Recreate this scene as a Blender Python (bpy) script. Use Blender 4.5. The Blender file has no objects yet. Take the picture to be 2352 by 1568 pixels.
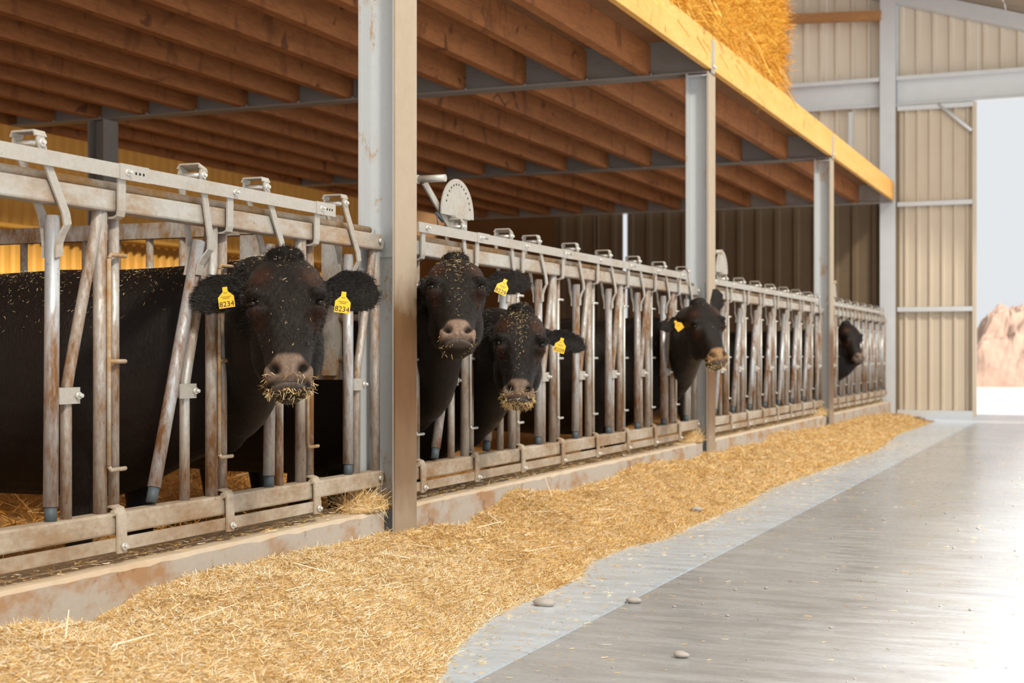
import bpy, bmesh, math, random
import numpy as np
from mathutils import Vector, Matrix, Euler

random.seed(7)
RNG = np.random.default_rng(11)
scene = bpy.context.scene
COL = scene.collection

# ------------------------------------------------------------------ camera
PAN = math.atan(1369.0 / 3300.0)        # the barrier runs along +Y, the view is turned towards it
EYE = 0.88
cam_data = bpy.data.cameras.new('camera')
cam_data.sensor_width = 36.0
cam_data.lens = 3300.0 / 2352.0 * 36.0
cam_data.shift_y = 30.0 / 2352.0
cam_data.clip_end = 400.0
cam_data.dof.use_dof = True
cam_data.dof.focus_distance = 4.75
cam_data.dof.aperture_fstop = 4.5
cam = bpy.data.objects.new('camera', cam_data)
cam.location = (0.0, 0.0, EYE)
cam.rotation_euler = (math.pi / 2, 0.0, PAN)
COL.objects.link(cam)
scene.camera = cam

# ------------------------------------------------------------------ sky, sun, exposure
world = bpy.data.worlds.new('sky')
scene.world = world
world.use_nodes = True
bgn = world.node_tree.nodes['Background']
bgn.inputs['Color'].default_value = (0.93, 0.965, 1.0, 1)
bgn.inputs['Strength'].default_value = 0.84

sun_data = bpy.data.lights.new('sun', 'SUN')
sun_data.energy = 12.5
sun_data.color = (1.0, 0.965, 0.91)
sun_data.angle = math.radians(5.0)
sun = bpy.data.objects.new('sun', sun_data)
SUN_DIR = Vector((-1.0, 0.85, -1.07)).normalized()
sun.rotation_euler = SUN_DIR.to_track_quat('-Z', 'Y').to_euler()
sun.location = (6, -6, 9)
COL.objects.link(sun)

scene.cycles.max_bounces = 8
scene.cycles.diffuse_bounces = 4
scene.cycles.glossy_bounces = 3
scene.cycles.transparent_max_bounces = 8
scene.view_settings.view_transform = 'Standard'
scene.view_settings.look = 'None'
scene.view_settings.exposure = 0.0
scene.view_settings.gamma = 1.0
scene.view_settings.use_curve_mapping = False

# ------------------------------------------------------------------ helpers
SN, CS = math.sin(PAN), math.cos(PAN)

def at(u, y, X):
    """World point on the plane x = X that stands at photo position (u, y)."""
    t = (u - 1176.0) / 3300.0
    Y = X * (CS + t * SN) / (t * CS - SN)
    D = -X * SN + Y * CS
    return Vector((X, Y, EYE + (814.0 - y) / 3300.0 * D))

class MB:
    """Collects shapes into one mesh."""
    def __init__(self):
        self.v, self.f, self.s, self.m = [], [], [], []
        self.mi = 0
    def add(self, vs, fs, smooth=False):
        b = len(self.v)
        self.v.extend([tuple(p) for p in vs])
        for f in fs:
            self.f.append(tuple(b + i for i in f))
            self.s.append(smooth)
            self.m.append(self.mi)
        return self
    def box(self, c, size, rot=None):
        hx, hy, hz = size[0] / 2, size[1] / 2, size[2] / 2
        p = [Vector((x, y, z)) for z in (-hz, hz) for y in (-hy, hy) for x in (-hx, hx)]
        if rot is not None:
            p = [rot @ q for q in p]
        c = Vector(c)
        return self.add([q + c for q in p], [(0, 2, 3, 1), (4, 5, 7, 6), (0, 1, 5, 4), (2, 6, 7, 3), (0, 4, 6, 2), (1, 3, 7, 5)])
    def rbox(self, c, size, r=0.006):
        """Box along Y with rounded X-Z section."""
        hx, hy, hz = size[0] / 2, size[1] / 2, size[2] / 2
        sec = []
        for cx, cz, a0 in ((hx - r, hz - r, 0), (-hx + r, hz - r, 90), (-hx + r, -hz + r, 180), (hx - r, -hz + r, 270)):
            for k in range(3):
                a = math.radians(a0 + 45 * k)
                sec.append((cx + r * math.cos(a), cz + r * math.sin(a)))
        n = len(sec)
        vs = [(c[0] + x, c[1] - hy, c[2] + z) for x, z in sec] + [(c[0] + x, c[1] + hy, c[2] + z) for x, z in sec]
        fs = [(i, i + n, (i + 1) % n + n, (i + 1) % n) for i in range(n)]
        self.add(vs, fs, False)
        self.f.append(tuple(len(self.v) - 2 * n + i for i in range(n))); self.s.append(False); self.m.append(self.mi)
        self.f.append(tuple(len(self.v) - n + i for i in reversed(range(n)))); self.s.append(False); self.m.append(self.mi)
        return self
    def tube(self, path, r, n=12, cap=True, flat=1.0):
        path = [Vector(p) for p in path]
        rs = r if isinstance(r, (list, tuple)) else [r] * len(path)
        rings = []
        ref = None
        for i, p in enumerate(path):
            d = (path[min(i + 1, len(path) - 1)] - path[max(i - 1, 0)]).normalized()
            if ref is None or abs(ref.dot(d)) > 0.99:
                ref = Vector((1, 0, 0)) if abs(d.x) < 0.9 else Vector((0, 1, 0))
            a = (ref - d * ref.dot(d)).normalized()
            b = d.cross(a)
            ref = a
            rings.append([p + (a * math.cos(2 * math.pi * k / n) * flat + b * math.sin(2 * math.pi * k / n)) * rs[i] for k in range(n)])
        vs = [q for rg in rings for q in rg]
        fs = [(i * n + k, i * n + (k + 1) % n, (i + 1) * n + (k + 1) % n, (i + 1) * n + k) for i in range(len(path) - 1) for k in range(n)]
        self.add(vs, fs, True)
        if cap:
            base = len(self.v) - len(vs)
            for ring, rev in ((0, True), (len(path) - 1, False)):
                idx = [base + ring * n + k for k in range(n)]
                self.f.append(tuple(reversed(idx)) if rev else tuple(idx)); self.s.append(False); self.m.append(self.mi)
        return self
    def prism(self, poly, axis, a0, a1):
        """Polygon in the two other axes, extruded along axis (0 x, 1 y, 2 z)."""
        def mk(p, h):
            return {0: (h, p[0], p[1]), 1: (p[0], h, p[1]), 2: (p[0], p[1], h)}[axis]
        n = len(poly)
        vs = [mk(p, a0) for p in poly] + [mk(p, a1) for p in poly]
        fs = [tuple(range(n)), tuple(range(2 * n - 1, n - 1, -1))] + [(i, i + n, (i + 1) % n + n, (i + 1) % n) for i in range(n)]
        return self.add(vs, fs)
    def strap(self, path, width, thick, wdir):
        """Flat bar following path, width along wdir."""
        path = [Vector(p) for p in path]
        w = Vector(wdir).normalized() * (width / 2)
        vs = []
        for i, p in enumerate(path):
            d = (path[min(i + 1, len(path) - 1)] - path[max(i - 1, 0)]).normalized()
            nn = d.cross(w).normalized() * (thick / 2)
            vs += [p - w - nn, p + w - nn, p + w + nn, p - w + nn]
        fs = []
        for i in range(len(path) - 1):
            for k in range(4):
                fs.append((i * 4 + k, i * 4 + (k + 1) % 4, i * 4 + 4 + (k + 1) % 4, i * 4 + 4 + k))
        fs += [(3, 2, 1, 0), tuple(len(vs) - 4 + k for k in range(4))]
        return self.add(vs, fs)
    def mesh(self, name, mats):
        me = bpy.data.meshes.new(name)
        me.from_pydata(self.v, [], self.f)
        me.polygons.foreach_set('use_smooth', self.s)
        for m in (mats if isinstance(mats, (list, tuple)) else [mats]):
            me.materials.append(m)
        if any(self.m):
            me.polygons.foreach_set('material_index', self.m)
        bm = bmesh.new(); bm.from_mesh(me)
        bmesh.ops.recalc_face_normals(bm, faces=bm.faces)
        bm.to_mesh(me); bm.free()
        return me
    def build(self, name, mats, parent=None, loc=None):
        return put(name, self.mesh(name, mats), parent, loc)

def put(name, me, parent=None, loc=None, rot=None):
    o = bpy.data.objects.new(name, me)
    COL.objects.link(o)
    if parent is not None:
        o.parent = parent
    if loc is not None:
        o.location = loc
    if rot is not None:
        o.rotation_euler = rot
    return o

def empty(name, loc=(0, 0, 0)):
    o = bpy.data.objects.new(name, None)
    o.empty_display_size = 0.2
    o.location = loc
    COL.objects.link(o)
    return o

def tag(o, label=None, cat=None, group=None, kind=None):
    if label: o['label'] = label
    if cat: o['category'] = cat
    if group: o['group'] = group
    if kind: o['kind'] = kind
    return o

# ------------------------------------------------------------------ materials
class NT:
    def __init__(self, name):
        self.mat = bpy.data.materials.new(name)
        self.mat.use_nodes = True
        self.t = self.mat.node_tree
        self.b = self.t.nodes['Principled BSDF']
    def n(self, kind, **kw):
        nd = self.t.nodes.new(kind)
        for k, v in kw.items():
            if k.startswith('_'):
                setattr(nd, k[1:], v)
            else:
                nd.inputs[k.replace('__', ' ')].default_value = v
        return nd
    def l(self, a, b):
        self.t.links.new(a, b)
    def pos(self, scale=(1, 1, 1), obj=False):
        if obj:
            src = self.n('ShaderNodeTexCoord').outputs['Object']
        else:
            src = self.n('ShaderNodeNewGeometry').outputs['Position']
        mp = self.n('ShaderNodeMapping')
        mp.inputs['Scale'].default_value = scale
        self.l(src, mp.inputs['Vector'])
        return mp.outputs['Vector']
    def noise(self, vec, scale, detail=4, rough=0.6, dist=0.0):
        nd = self.n('ShaderNodeTexNoise')
        nd.inputs['Scale'].default_value = scale
        nd.inputs['Detail'].default_value = detail
        nd.inputs['Roughness'].default_value = rough
        nd.inputs['Distortion'].default_value = dist
        self.l(vec, nd.inputs['Vector'])
        return nd.outputs['Fac']
    def ramp(self, fac, stops, interp='LINEAR'):
        r = self.n('ShaderNodeValToRGB')
        r.color_ramp.interpolation = interp
        els = r.color_ramp.elements
        while len(els) > 1:
            els.remove(els[-1])
        for i, (p, c) in enumerate(stops):
            e = els[0] if i == 0 else els.new(p)
            e.position = p
            e.color = (c, c, c, 1) if isinstance(c, (int, float)) else (*c, 1)
        self.l(fac, r.inputs['Fac'])
        return r.outputs['Color']
    def mix(self, fac, a, b, mode='MIX'):
        m = self.n('ShaderNodeMix', _data_type='RGBA', _blend_type=mode)
        for val, sock in ((fac, m.inputs[0]), (a, m.inputs[6]), (b, m.inputs[7])):
            if isinstance(val, bpy.types.NodeSocket):
                self.l(val, sock)
            elif isinstance(val, (int, float)):
                sock.default_value = val if sock.type == 'VALUE' else (val, val, val, 1)
            else:
                sock.default_value = (*val, 1)
        return m.outputs[2]
    def math(self, op, a, b=None, clamp=False):
        m = self.n('ShaderNodeMath', _operation=op, _use_clamp=clamp)
        for val, sock in ((a, m.inputs[0]), (b, m.inputs[1])):
            if val is None: continue
            if isinstance(val, bpy.types.NodeSocket): self.l(val, sock)
            else: sock.default_value = val
        return m.outputs[0]
    def out(self, col=None, rough=None, metal=None, spec=None, bump=None, bump_d=0.01, bump_s=0.5):
        for val, key in ((col, 'Base Color'), (rough, 'Roughness'), (metal, 'Metallic'), (spec, 'Specular IOR Level')):
            if val is None: continue
            s = self.b.inputs[key]
            if isinstance(val, bpy.types.NodeSocket): self.l(val, s)
            elif isinstance(val, (int, float)): s.default_value = val
            else: s.default_value = (*val, 1)
        if bump is not None:
            bn = self.n('ShaderNodeBump')
            bn.inputs['Strength'].default_value = bump_s
            bn.inputs['Distance'].default_value = bump_d
            self.l(bump, bn.inputs['Height'])
            self.l(bn.outputs['Normal'], self.b.inputs['Normal'])
        return self.mat

def galvanised(name, base, dirt, lo, hi, scale=(1, 1, 1), ns=7.0, metal=0.35, rough=0.42, obj=False):
    """Zinc coated steel with patches of dust, dung and rust."""
    m = NT(name)
    p = m.pos(scale, obj)
    big = m.noise(p, ns, 5, 0.65)
    fine = m.noise(p, ns * 9, 4, 0.7)
    f = m.math('ADD', m.math('MULTIPLY', big, 0.75), m.math('MULTIPLY', fine, 0.25))
    msk = m.ramp(f, [(lo, 0.0), (hi, 1.0)])
    spang = m.mix(m.noise(m.pos((1, 1, 1), obj), 60, 2), tuple(c * 0.82 for c in base), tuple(min(1, c * 1.12) for c in base))
    dcol = m.mix(m.noise(p, ns * 3, 4), dirt, tuple(c * 0.45 for c in dirt))
    specks = m.ramp(m.noise(m.pos((1, 1, 0.6), obj), 95, 2), [(0.70, 0.0), (0.76, 0.7)])
    c = m.mix(msk, spang, dcol)
    c = m.mix(specks, c, (0.10, 0.05, 0.02))
    inv = m.math('SUBTRACT', 1.0, msk)
    return m.out(c, m.ramp(msk, [(0, rough), (1, 0.85)]), m.math('MULTIPLY', inv, metal), bump=fine, bump_d=0.002, bump_s=0.35)

M = {}
M['rail'] = galvanised('galvanised rail', (0.54, 0.52, 0.48), (0.42, 0.23, 0.09), 0.42, 0.68, (1, 0.45, 1), 5.0)
M['upper'] = galvanised('galvanised dusty bar', (0.47, 0.44, 0.40), (0.44, 0.31, 0.18), 0.50, 0.80, (1, 0.6, 1), 6.0, 0.2, 0.5)
M['upright'] = galvanised('galvanised upright', (0.54, 0.53, 0.51), (0.27, 0.128, 0.042), 0.38, 0.60, (1, 1, 0.25), 13.0, 0.5, 0.38)
M['lock'] = galvanised('galvanised locking bar', (0.52, 0.545, 0.58), (0.26, 0.118, 0.036), 0.43, 0.60, (1, 1, 0.20), 12.0, 0.5, 0.36)
M['lower'] = galvanised('galvanised lower bar', (0.54, 0.47, 0.38), (0.36, 0.20, 0.085), 0.36, 0.66, (1, 0.5, 1), 6.0, 0.15, 0.55)
M['bolt'] = galvanised('zinc bolt', (0.72, 0.71, 0.68), (0.45, 0.30, 0.15), 0.6, 0.8, (1, 1, 1), 20.0, 0.6, 0.35)
M['gate'] = galvanised('galvanised gate', (0.50, 0.50, 0.48), (0.38, 0.19, 0.05), 0.42, 0.62, (1, 1, 0.5), 9.0)
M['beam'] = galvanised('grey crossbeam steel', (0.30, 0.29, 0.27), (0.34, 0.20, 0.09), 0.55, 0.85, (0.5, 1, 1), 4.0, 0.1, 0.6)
M['rust_rod'] = galvanised('rusty rod', (0.50, 0.45, 0.38), (0.50, 0.27, 0.09), 0.38, 0.58, (1, 0.7, 1), 6.0, 0.2, 0.6)

def post_material():
    m = NT('galvanised post')
    p = m.pos()
    sep = m.n('ShaderNodeSeparateXYZ'); m.l(m.n('ShaderNodeNewGeometry').outputs['Position'], sep.inputs[0])
    z, x = sep.outputs['Z'], sep.outputs['X']
    big = m.noise(m.pos((1, 1, 0.5)), 5, 5, 0.65)
    fine = m.noise(p, 70, 3, 0.7)
    grey = m.mix(fine, (0.555, 0.585, 0.61), (0.635, 0.655, 0.67))
    dust = m.mix(m.noise(p, 16, 4), (0.46, 0.37, 0.28), (0.38, 0.295, 0.21))
    brown = m.mix(m.noise(m.pos((1, 1, 0.3)), 14, 4), (0.105, 0.045, 0.013), (0.20, 0.092, 0.028))
    # dung rubbed on the passage face of the post between knee and shoulder height of the cattle
    fx = m.n('ShaderNodeMapRange'); m.l(x, fx.inputs[0]); fx.inputs[1].default_value = -2.602; fx.inputs[2].default_value = -2.596
    zz = m.math('ADD', z, m.math('MULTIPLY', m.math('SUBTRACT', big, 0.5), 0.35))
    band = m.ramp(m.math('MULTIPLY', zz, 0.5), [(0.13, 0.25), (0.20, 0.75), (0.36, 1.0), (0.52, 0.95), (0.60, 0.0)])
    face = m.mix(band, dust, brown)
    blot = m.ramp(m.math('ADD', m.math('MULTIPLY', big, 0.8), m.math('MULTIPLY', fine, 0.2)), [(0.58, 0), (0.64, 0.8)])
    side = m.mix(blot, grey, (0.50, 0.30, 0.14))
    c = m.mix(fx.outputs[0], side, face)
    return m.out(c, m.ramp(fx.outputs[0], [(0, 0.45), (1, 0.75)]), m.ramp(fx.outputs[0], [(0, 0.25), (1, 0.0)]), bump=fine, bump_d=0.001, bump_s=0.3)
M['post'] = post_material()

def wood(name, a, b, knot, stretch, scale=5.0, rough=0.75, stain=None):
    m = NT(name)
    p = m.pos(stretch)
    g = m.noise(p, scale, 6, 0.6, 0.8)
    fine = m.noise(m.pos(tuple(s * 4 for s in stretch)), scale * 2.2, 4, 0.7)
    c = m.mix(m.ramp(g, [(0.3, 0), (0.7, 1)]), a, b)
    k = m.ramp(m.noise(m.pos((1, 1.0, 1)), 4.2, 2, 0.5, 1.2), [(0.66, 0), (0.72, 0.85)])
    c = m.mix(k, c, knot)
    c = m.mix(m.ramp(fine, [(0.35, 0.35), (0.6, 0.0)]), c, knot)
    if stain:
        s = m.ramp(m.noise(m.pos((1, 0.8, 0.35)), 7, 4, 0.6, 0.5), [(0.56, 0), (0.66, 0.7)])
        c = m.mix(s, c, stain)
    return m.out(c, rough, bump=fine, bump_d=0.003, bump_s=0.4)
M['joist'] = wood('larch joist', (0.47, 0.185, 0.055), (0.33, 0.115, 0.032), (0.12, 0.040, 0.012), (1, 0.12, 1), 9.0, 0.75, (0.18, 0.06, 0.02))
M['deck'] = wood('loft decking', (0.32, 0.16, 0.07), (0.25, 0.12, 0.05), (0.10, 0.045, 0.02), (0.2, 1, 1), 8.0)
M['fascia'] = wood('yellow pine fascia', (0.88, 0.51, 0.15), (0.80, 0.42, 0.095), (0.50, 0.22, 0.055), (1, 0.14, 1), 8.0, 0.6)
M['purlin'] = wood('purlin timber', (0.52, 0.27, 0.11), (0.44, 0.21, 0.08), (0.2, 0.09, 0.04), (0.15, 1, 1), 8.0)

def simple(name, col, rough=0.6, metal=0.0, var=0.12, ns=12, bump=0.0):
    m = NT(name)
    n = m.noise(m.pos(), ns, 4)
    c = m.mix(n, tuple(c * (1 - var) for c in col), tuple(min(1, c * (1 + var)) for c in col))
    return m.out(c, rough, metal, bump=n if bump else None, bump_d=bump or 0.01)

def floor_material(name, a, b, dust, dust_amt):
    m = NT(name)
    p = m.pos()
    big = m.noise(p, 0.9, 5, 0.6)
    streak = m.noise(m.pos((1.0, 4.5, 1)), 3.0, 6, 0.7, 0.3)
    fine = m.noise(p, 42, 5, 0.75)
    f = m.math('ADD', m.math('MULTIPLY', big, 0.5), m.math('MULTIPLY', streak, 0.5))
    c = m.mix(m.ramp(f, [(0.36, 0), (0.62, 1)]), a, b)
    c = m.mix(m.ramp(fine, [(0.35, 0.25), (0.6, 0)]), c, tuple(x * 0.6 for x in a))
    d = m.ramp(m.noise(m.pos((1, 1, 1)), 2.4, 5, 0.7), [(0.5 - dust_amt * 0.3, dust_amt), (0.75, 0)])
    c = m.mix(d, c, dust)
    return m.out(c, m.ramp(streak, [(0.35, 0.13), (0.65, 0.38)]), spec=0.5, bump=fine, bump_d=0.002, bump_s=0.25)
M['floor'] = floor_material('passage concrete', (0.305, 0.31, 0.325), (0.44, 0.465, 0.50), (0.45, 0.425, 0.395), 0.38)
M['strip'] = floor_material('feed strip concrete', (0.51, 0.565, 0.635), (0.61, 0.675, 0.755), (0.59, 0.60, 0.61), 0.20)
M['yard'] = floor_material('yard concrete', (0.62, 0.62, 0.62), (0.70, 0.70, 0.70), (0.66, 0.64, 0.6), 0.3)

def kerb_material():
    m = NT('kerb concrete')
    p = m.pos()
    big = m.noise(m.pos((1, 1, 1.6)), 3.4, 5, 0.65)
    fine = m.noise(p, 60, 4, 0.7)
    sep = m.n('ShaderNodeSeparateXYZ'); m.l(m.n('ShaderNodeNewGeometry').outputs['Normal'], sep.inputs[0])
    c = m.mix(fine, (0.43, 0.38, 0.33), (0.52, 0.47, 0.42))
    c = m.mix(m.ramp(big, [(0.48, 0), (0.62, 0.9)]), c, (0.40, 0.22, 0.10))
    c = m.mix(m.ramp(m.noise(p, 9, 4, 0.7), [(0.60, 0), (0.68, 0.7)]), c, (0.24, 0.12, 0.06))
    top = m.mix(m.noise(p, 30, 4), (0.66, 0.54, 0.40), (0.60, 0.45, 0.30))
    c = m.mix(m.ramp(sep.outputs['Z'], [(0.5, 0), (0.8, 1)]), c, top)
    return m.out(c, 0.85, bump=fine, bump_d=0.003, bump_s=0.4)
M['kerb'] = kerb_material()
M['sheet'] = simple('beige wall sheeting', (0.76, 0.68, 0.57), 0.5, 0.0, 0.06, 3)
M['sheet_door'] = simple('beige door sheeting', (0.62, 0.53, 0.42), 0.5, 0.0, 0.06, 3)
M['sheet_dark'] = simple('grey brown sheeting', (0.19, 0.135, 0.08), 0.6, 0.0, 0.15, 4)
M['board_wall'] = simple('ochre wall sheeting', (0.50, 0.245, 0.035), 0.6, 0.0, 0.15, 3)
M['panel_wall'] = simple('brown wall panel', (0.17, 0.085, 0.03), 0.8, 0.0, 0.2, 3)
M['white_steel'] = simple('pale galvanised steel', (0.67, 0.70, 0.74), 0.5, 0.1, 0.08, 6)
M['roof_sheet'] = simple('roof sheeting', (0.32, 0.26, 0.20), 0.7, 0.0, 0.1, 4)
M['cap'] = simple('grey rubber', (0.065, 0.085, 0.098), 0.55, 0.0, 0.1, 20)
M['hole'] = simple('dark hole', (0.015, 0.012, 0.01), 0.9)
M['tag'] = simple('yellow ear tag', (0.90, 0.50, 0.005), 0.45, 0, 0.05, 30)
M['ink'] = simple('black print', (0.02, 0.015, 0.01), 0.7)
M['stone'] = simple('grey stone', (0.44, 0.40, 0.37), 0.8, 0, 0.2, 25, 0.004)
M['heap'] = simple('woodchip heap', (0.26, 0.17, 0.125), 0.9, 0, 0.55, 1.6, 0.15)
M['twine'] = simple('baler twine', (0.75, 0.42, 0.08), 0.7)

def straw_material(name, tint=(1, 1, 1), translucent=0.0):
    m = NT(name)
    a = m.n('ShaderNodeAttribute'); a.attribute_name = 'straw'
    c = m.mix(1.0, a.outputs['Color'], tint, 'MULTIPLY')
    m.b.inputs['Roughness'].default_value = 0.55
    m.b.inputs['Specular IOR Level'].default_value = 0.35
    m.l(c, m.b.inputs['Base Color'])
    return m.mat
M['straw'] = straw_material('chopped straw')

def bed_material(name, a, b, dark):
    m = NT(name)
    p = m.pos()
    v = m.noise(m.pos((1, 1, 1)), 90, 5, 0.75, 1.0)
    w = m.noise(p, 28, 5, 0.75, 1.5)
    c = m.mix(m.ramp(v, [(0.35, 0), (0.65, 1)]), a, b)
    c = m.mix(m.ramp(w, [(0.34, 0.8), (0.5, 0.0)]), c, dark)
    return m.out(c, 0.8, bump=w, bump_d=0.02, bump_s=0.8)
M['pile'] = bed_material('straw pile core', (0.62, 0.40, 0.17), (0.76, 0.55, 0.29), (0.34, 0.17, 0.05))
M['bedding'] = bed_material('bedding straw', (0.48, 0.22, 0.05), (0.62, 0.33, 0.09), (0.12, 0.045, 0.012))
M['bale'] = bed_material('bale straw', (0.80, 0.43, 0.035), (0.92, 0.58, 0.09), (0.36, 0.15, 0.012))

def fur_material():
    m = NT('black cattle coat')
    a = m.n('ShaderNodeAttribute'); a.attribute_name = 'coat'
    p = m.pos((1, 1, 0.35))
    n = m.noise(p, 120, 5, 0.7, 0.6)
    n2 = m.noise(m.pos(), 14, 4, 0.6, 0.4)
    c = m.mix(m.ramp(n, [(0.3, 0), (0.75, 1)]), m.mix(1.0, a.outputs['Color'], (0.65, 0.62, 0.6), 'MULTIPLY'), m.mix(1.0, a.outputs['Color'], (1.5, 1.4, 1.3), 'MULTIPLY'))
    m.b.inputs['Sheen Weight'].default_value = 0.03
    m.b.inputs['Sheen Roughness'].default_value = 0.4
    return m.out(c, m.ramp(n2, [(0.3, 0.40), (0.7, 0.62)]), spec=0.22, bump=m.math('ADD', n, m.math('MULTIPLY', n2, 0.6)), bump_d=0.006, bump_s=0.55)
M['fur'] = fur_material()
M['hair'] = simple('black hair', (0.012, 0.008, 0.0056), 0.5, 0, 0.3, 10)
mm = NT('dark eye'); M['eye'] = mm.out((0.006, 0.004, 0.003), 0.14, 0, 0.3)

def rooflight_material():
    m = NT('translucent rooflight')
    nt = m.t
    tr = m.n('ShaderNodeBsdfTransparent'); tr.inputs['Color'].default_value = (1, 0.98, 0.93, 1)
    tl = m.n('ShaderNodeBsdfTranslucent'); tl.inputs['Color'].default_value = (0.50, 0.495, 0.475, 1)
    mx = m.n('ShaderNodeMixShader'); mx.inputs[0].default_value = 0.58
    m.l(tr.outputs[0], mx.inputs[1]); m.l(tl.outputs[0], mx.inputs[2])
    m.l(mx.outputs[0], nt.nodes['Material Output'].inputs['Surface'])
    return m.mat
M['rooflight'] = rooflight_material()

# ------------------------------------------------------------------ setting: floors
POSTS = [0.343, 5.14, 9.937, 14.734]          # centre lines of the steel frames along the barrier
GABLE = 19.40
JOINT = -1.58
KERB_FRONT, KERB_BACK, KERB_TOP = -2.63, -2.86, 0.268

floor = MB().box(((JOINT + 0.005 + 6.0) / 2, 7.7, -0.05), (6.0 - JOINT - 0.005, 23.4, 0.10)).build('floor', M['floor'])
tag(floor, kind='structure')
MB().box(((JOINT - 0.005 + KERB_FRONT) / 2, 7.7, -0.05), (abs(KERB_FRONT - JOINT) - 0.005, 23.4, 0.104)).build('concrete_strip', M['strip'], floor)
MB().box((JOINT, 7.7, -0.055), (0.012, 23.4, 0.10)).build('floor_joint', M['strip'], floor)
MB().box((-6.75, 7.7, -0.05), (7.8, 23.4, 0.10)).build('pen_slab', M['floor'], floor)
yard = MB().box((20, 60, -0.08), (120, 81.1, 0.10)).build('ground', M['yard'])
tag(yard, kind='structure')
MB().box((43.0, 7.7, -0.08), (74.0, 23.4, 0.10)).build('side_yard', M['yard'], yard)
MB().box((20, -24, -0.08), (120, 40.0, 0.10)).build('front_yard', M['yard'], yard)

# kerb: cast in lengths between the posts, worn arris
def kerb_piece(y0, y1):
    mb = MB()
    n = max(2, int((y1 - y0) / 0.06))
    vs, fs = [], []
    rr = random.Random(int(y0 * 100))
    for i in range(n + 1):
        y = y0 + (y1 - y0) * i / n
        j = rr.uniform(-1, 1) * 0.0015
        c = 0.010 + rr.random() ** 3 * 0.008
        vs += [(KERB_FRONT, y, 0.0), (KERB_FRONT + j, y, KERB_TOP - c), (KERB_FRONT - c, y, KERB_TOP + j), (KERB_BACK, y, KERB_TOP), (KERB_BACK, y, 0.0)]
    for i in range(n):
        for k in range(5):
            fs.append((i * 5 + k, i * 5 + (k + 1) % 5, i * 5 + 5 + (k + 1) % 5, i * 5 + 5 + k))
    fs += [(0, 1, 2, 3, 4), tuple(n * 5 + k for k in (4, 3, 2, 1, 0))]
    return mb.add(vs, fs)
kerb = empty('kerb', (-2.75, 9, 0)); tag(kerb, kind='structure')
for a, b in ((-2.0, 5.03), (5.25, 9.83), (10.05, 14.62), (14.85, 19.25)):
    o = kerb_piece(a, b).build('kerb_length', M['kerb'], kerb)
    o.location = (2.75, -9, 0)
for yc in POSTS[1:]:
    MB().box((-2.77 + 2.75, yc - 9, KERB_TOP / 2 - 0.01), (0.14, 0.20, KERB_TOP - 0.02)).build('kerb_length', M['kerb'], kerb)

# ------------------------------------------------------------------ setting: walls
def sheet_along_x(x0, x1, z0, z1, y, pitch=0.21, depth=0.03, rib=0.05, phase=0.0, ztop=None):
    """Box profile sheet in an x-z plane, ribs proud towards -y."""
    xs = []
    k = math.floor((x0 - phase) / pitch) - 1
    while phase + k * pitch < x1 + pitch:
        c = phase + k * pitch
        xs += [(c - rib * 0.7, 0), (c - rib * 0.4, depth), (c + rib * 0.4, depth), (c + rib * 0.7, 0)]
        k += 1
    pts = [(x0, 0)] + [p for p in xs if x0 < p[0] < x1] + [(x1, 0)]
    vs, fs = [], []
    for x, d in pts:
        zt = z1 if ztop is None else ztop(x)
        vs += [(x, y - d, z0), (x, y - d, zt), (x, y + 0.012 - d * 0.5, zt), (x, y + 0.012 - d * 0.5, z0)]
    n = len(pts)
    for i in range(n - 1):
        for k in range(4):
            fs.append((i * 4 + k, i * 4 + (k + 1) % 4, i * 4 + 4 + (k + 1) % 4, i * 4 + 4 + k))
    fs += [(0, 1, 2, 3), tuple((n - 1) * 4 + k for k in (3, 2, 1, 0))]
    return MB().add(vs, fs)

def roof_z(x):
    return EYE + 4.33 - 0.31 * (x + 1.0)

gable = empty('wall_gable', (0, GABLE, 0)); tag(gable, kind='structure')
GL = (0, -GABLE, 0)
edges = [-10.5, -9.5, -8.5, -7.5, -6.5, -5.5, -4.5, -3.5, -2.77]
for a, b in zip(edges[:-1], edges[1:]):
    sheet_along_x(a + 0.002, b - 0.002, 3.13, 7.0, GABLE + 0.10, 0.21, ztop=lambda x: min(roof_z(x), 6.6)).build('wall_sheet', M['sheet'], gable, GL)
edges = [-2.57, -1.55, -0.55, 0.45, 1.45, 2.45, 3.45]
for a, b in zip(edges[:-1], edges[1:]):
    sheet_along_x(a + 0.002, b - 0.002, EYE + 3.62 if a < 0.4 else 2.4, 7.0, GABLE + 0.10, 0.21, ztop=roof_z).build('wall_sheet', M['sheet'], gable, GL)
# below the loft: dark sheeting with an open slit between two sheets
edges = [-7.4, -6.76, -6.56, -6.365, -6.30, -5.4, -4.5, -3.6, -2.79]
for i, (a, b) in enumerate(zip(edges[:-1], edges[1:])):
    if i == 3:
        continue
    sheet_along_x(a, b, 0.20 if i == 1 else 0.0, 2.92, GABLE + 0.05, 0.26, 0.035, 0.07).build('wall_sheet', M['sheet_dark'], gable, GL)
MB().box((-8.95, GABLE + 0.06, 1.5), (3.1, 0.08, 3.2)).build('wall_panel', M['panel_wall'], gable, GL)
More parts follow.
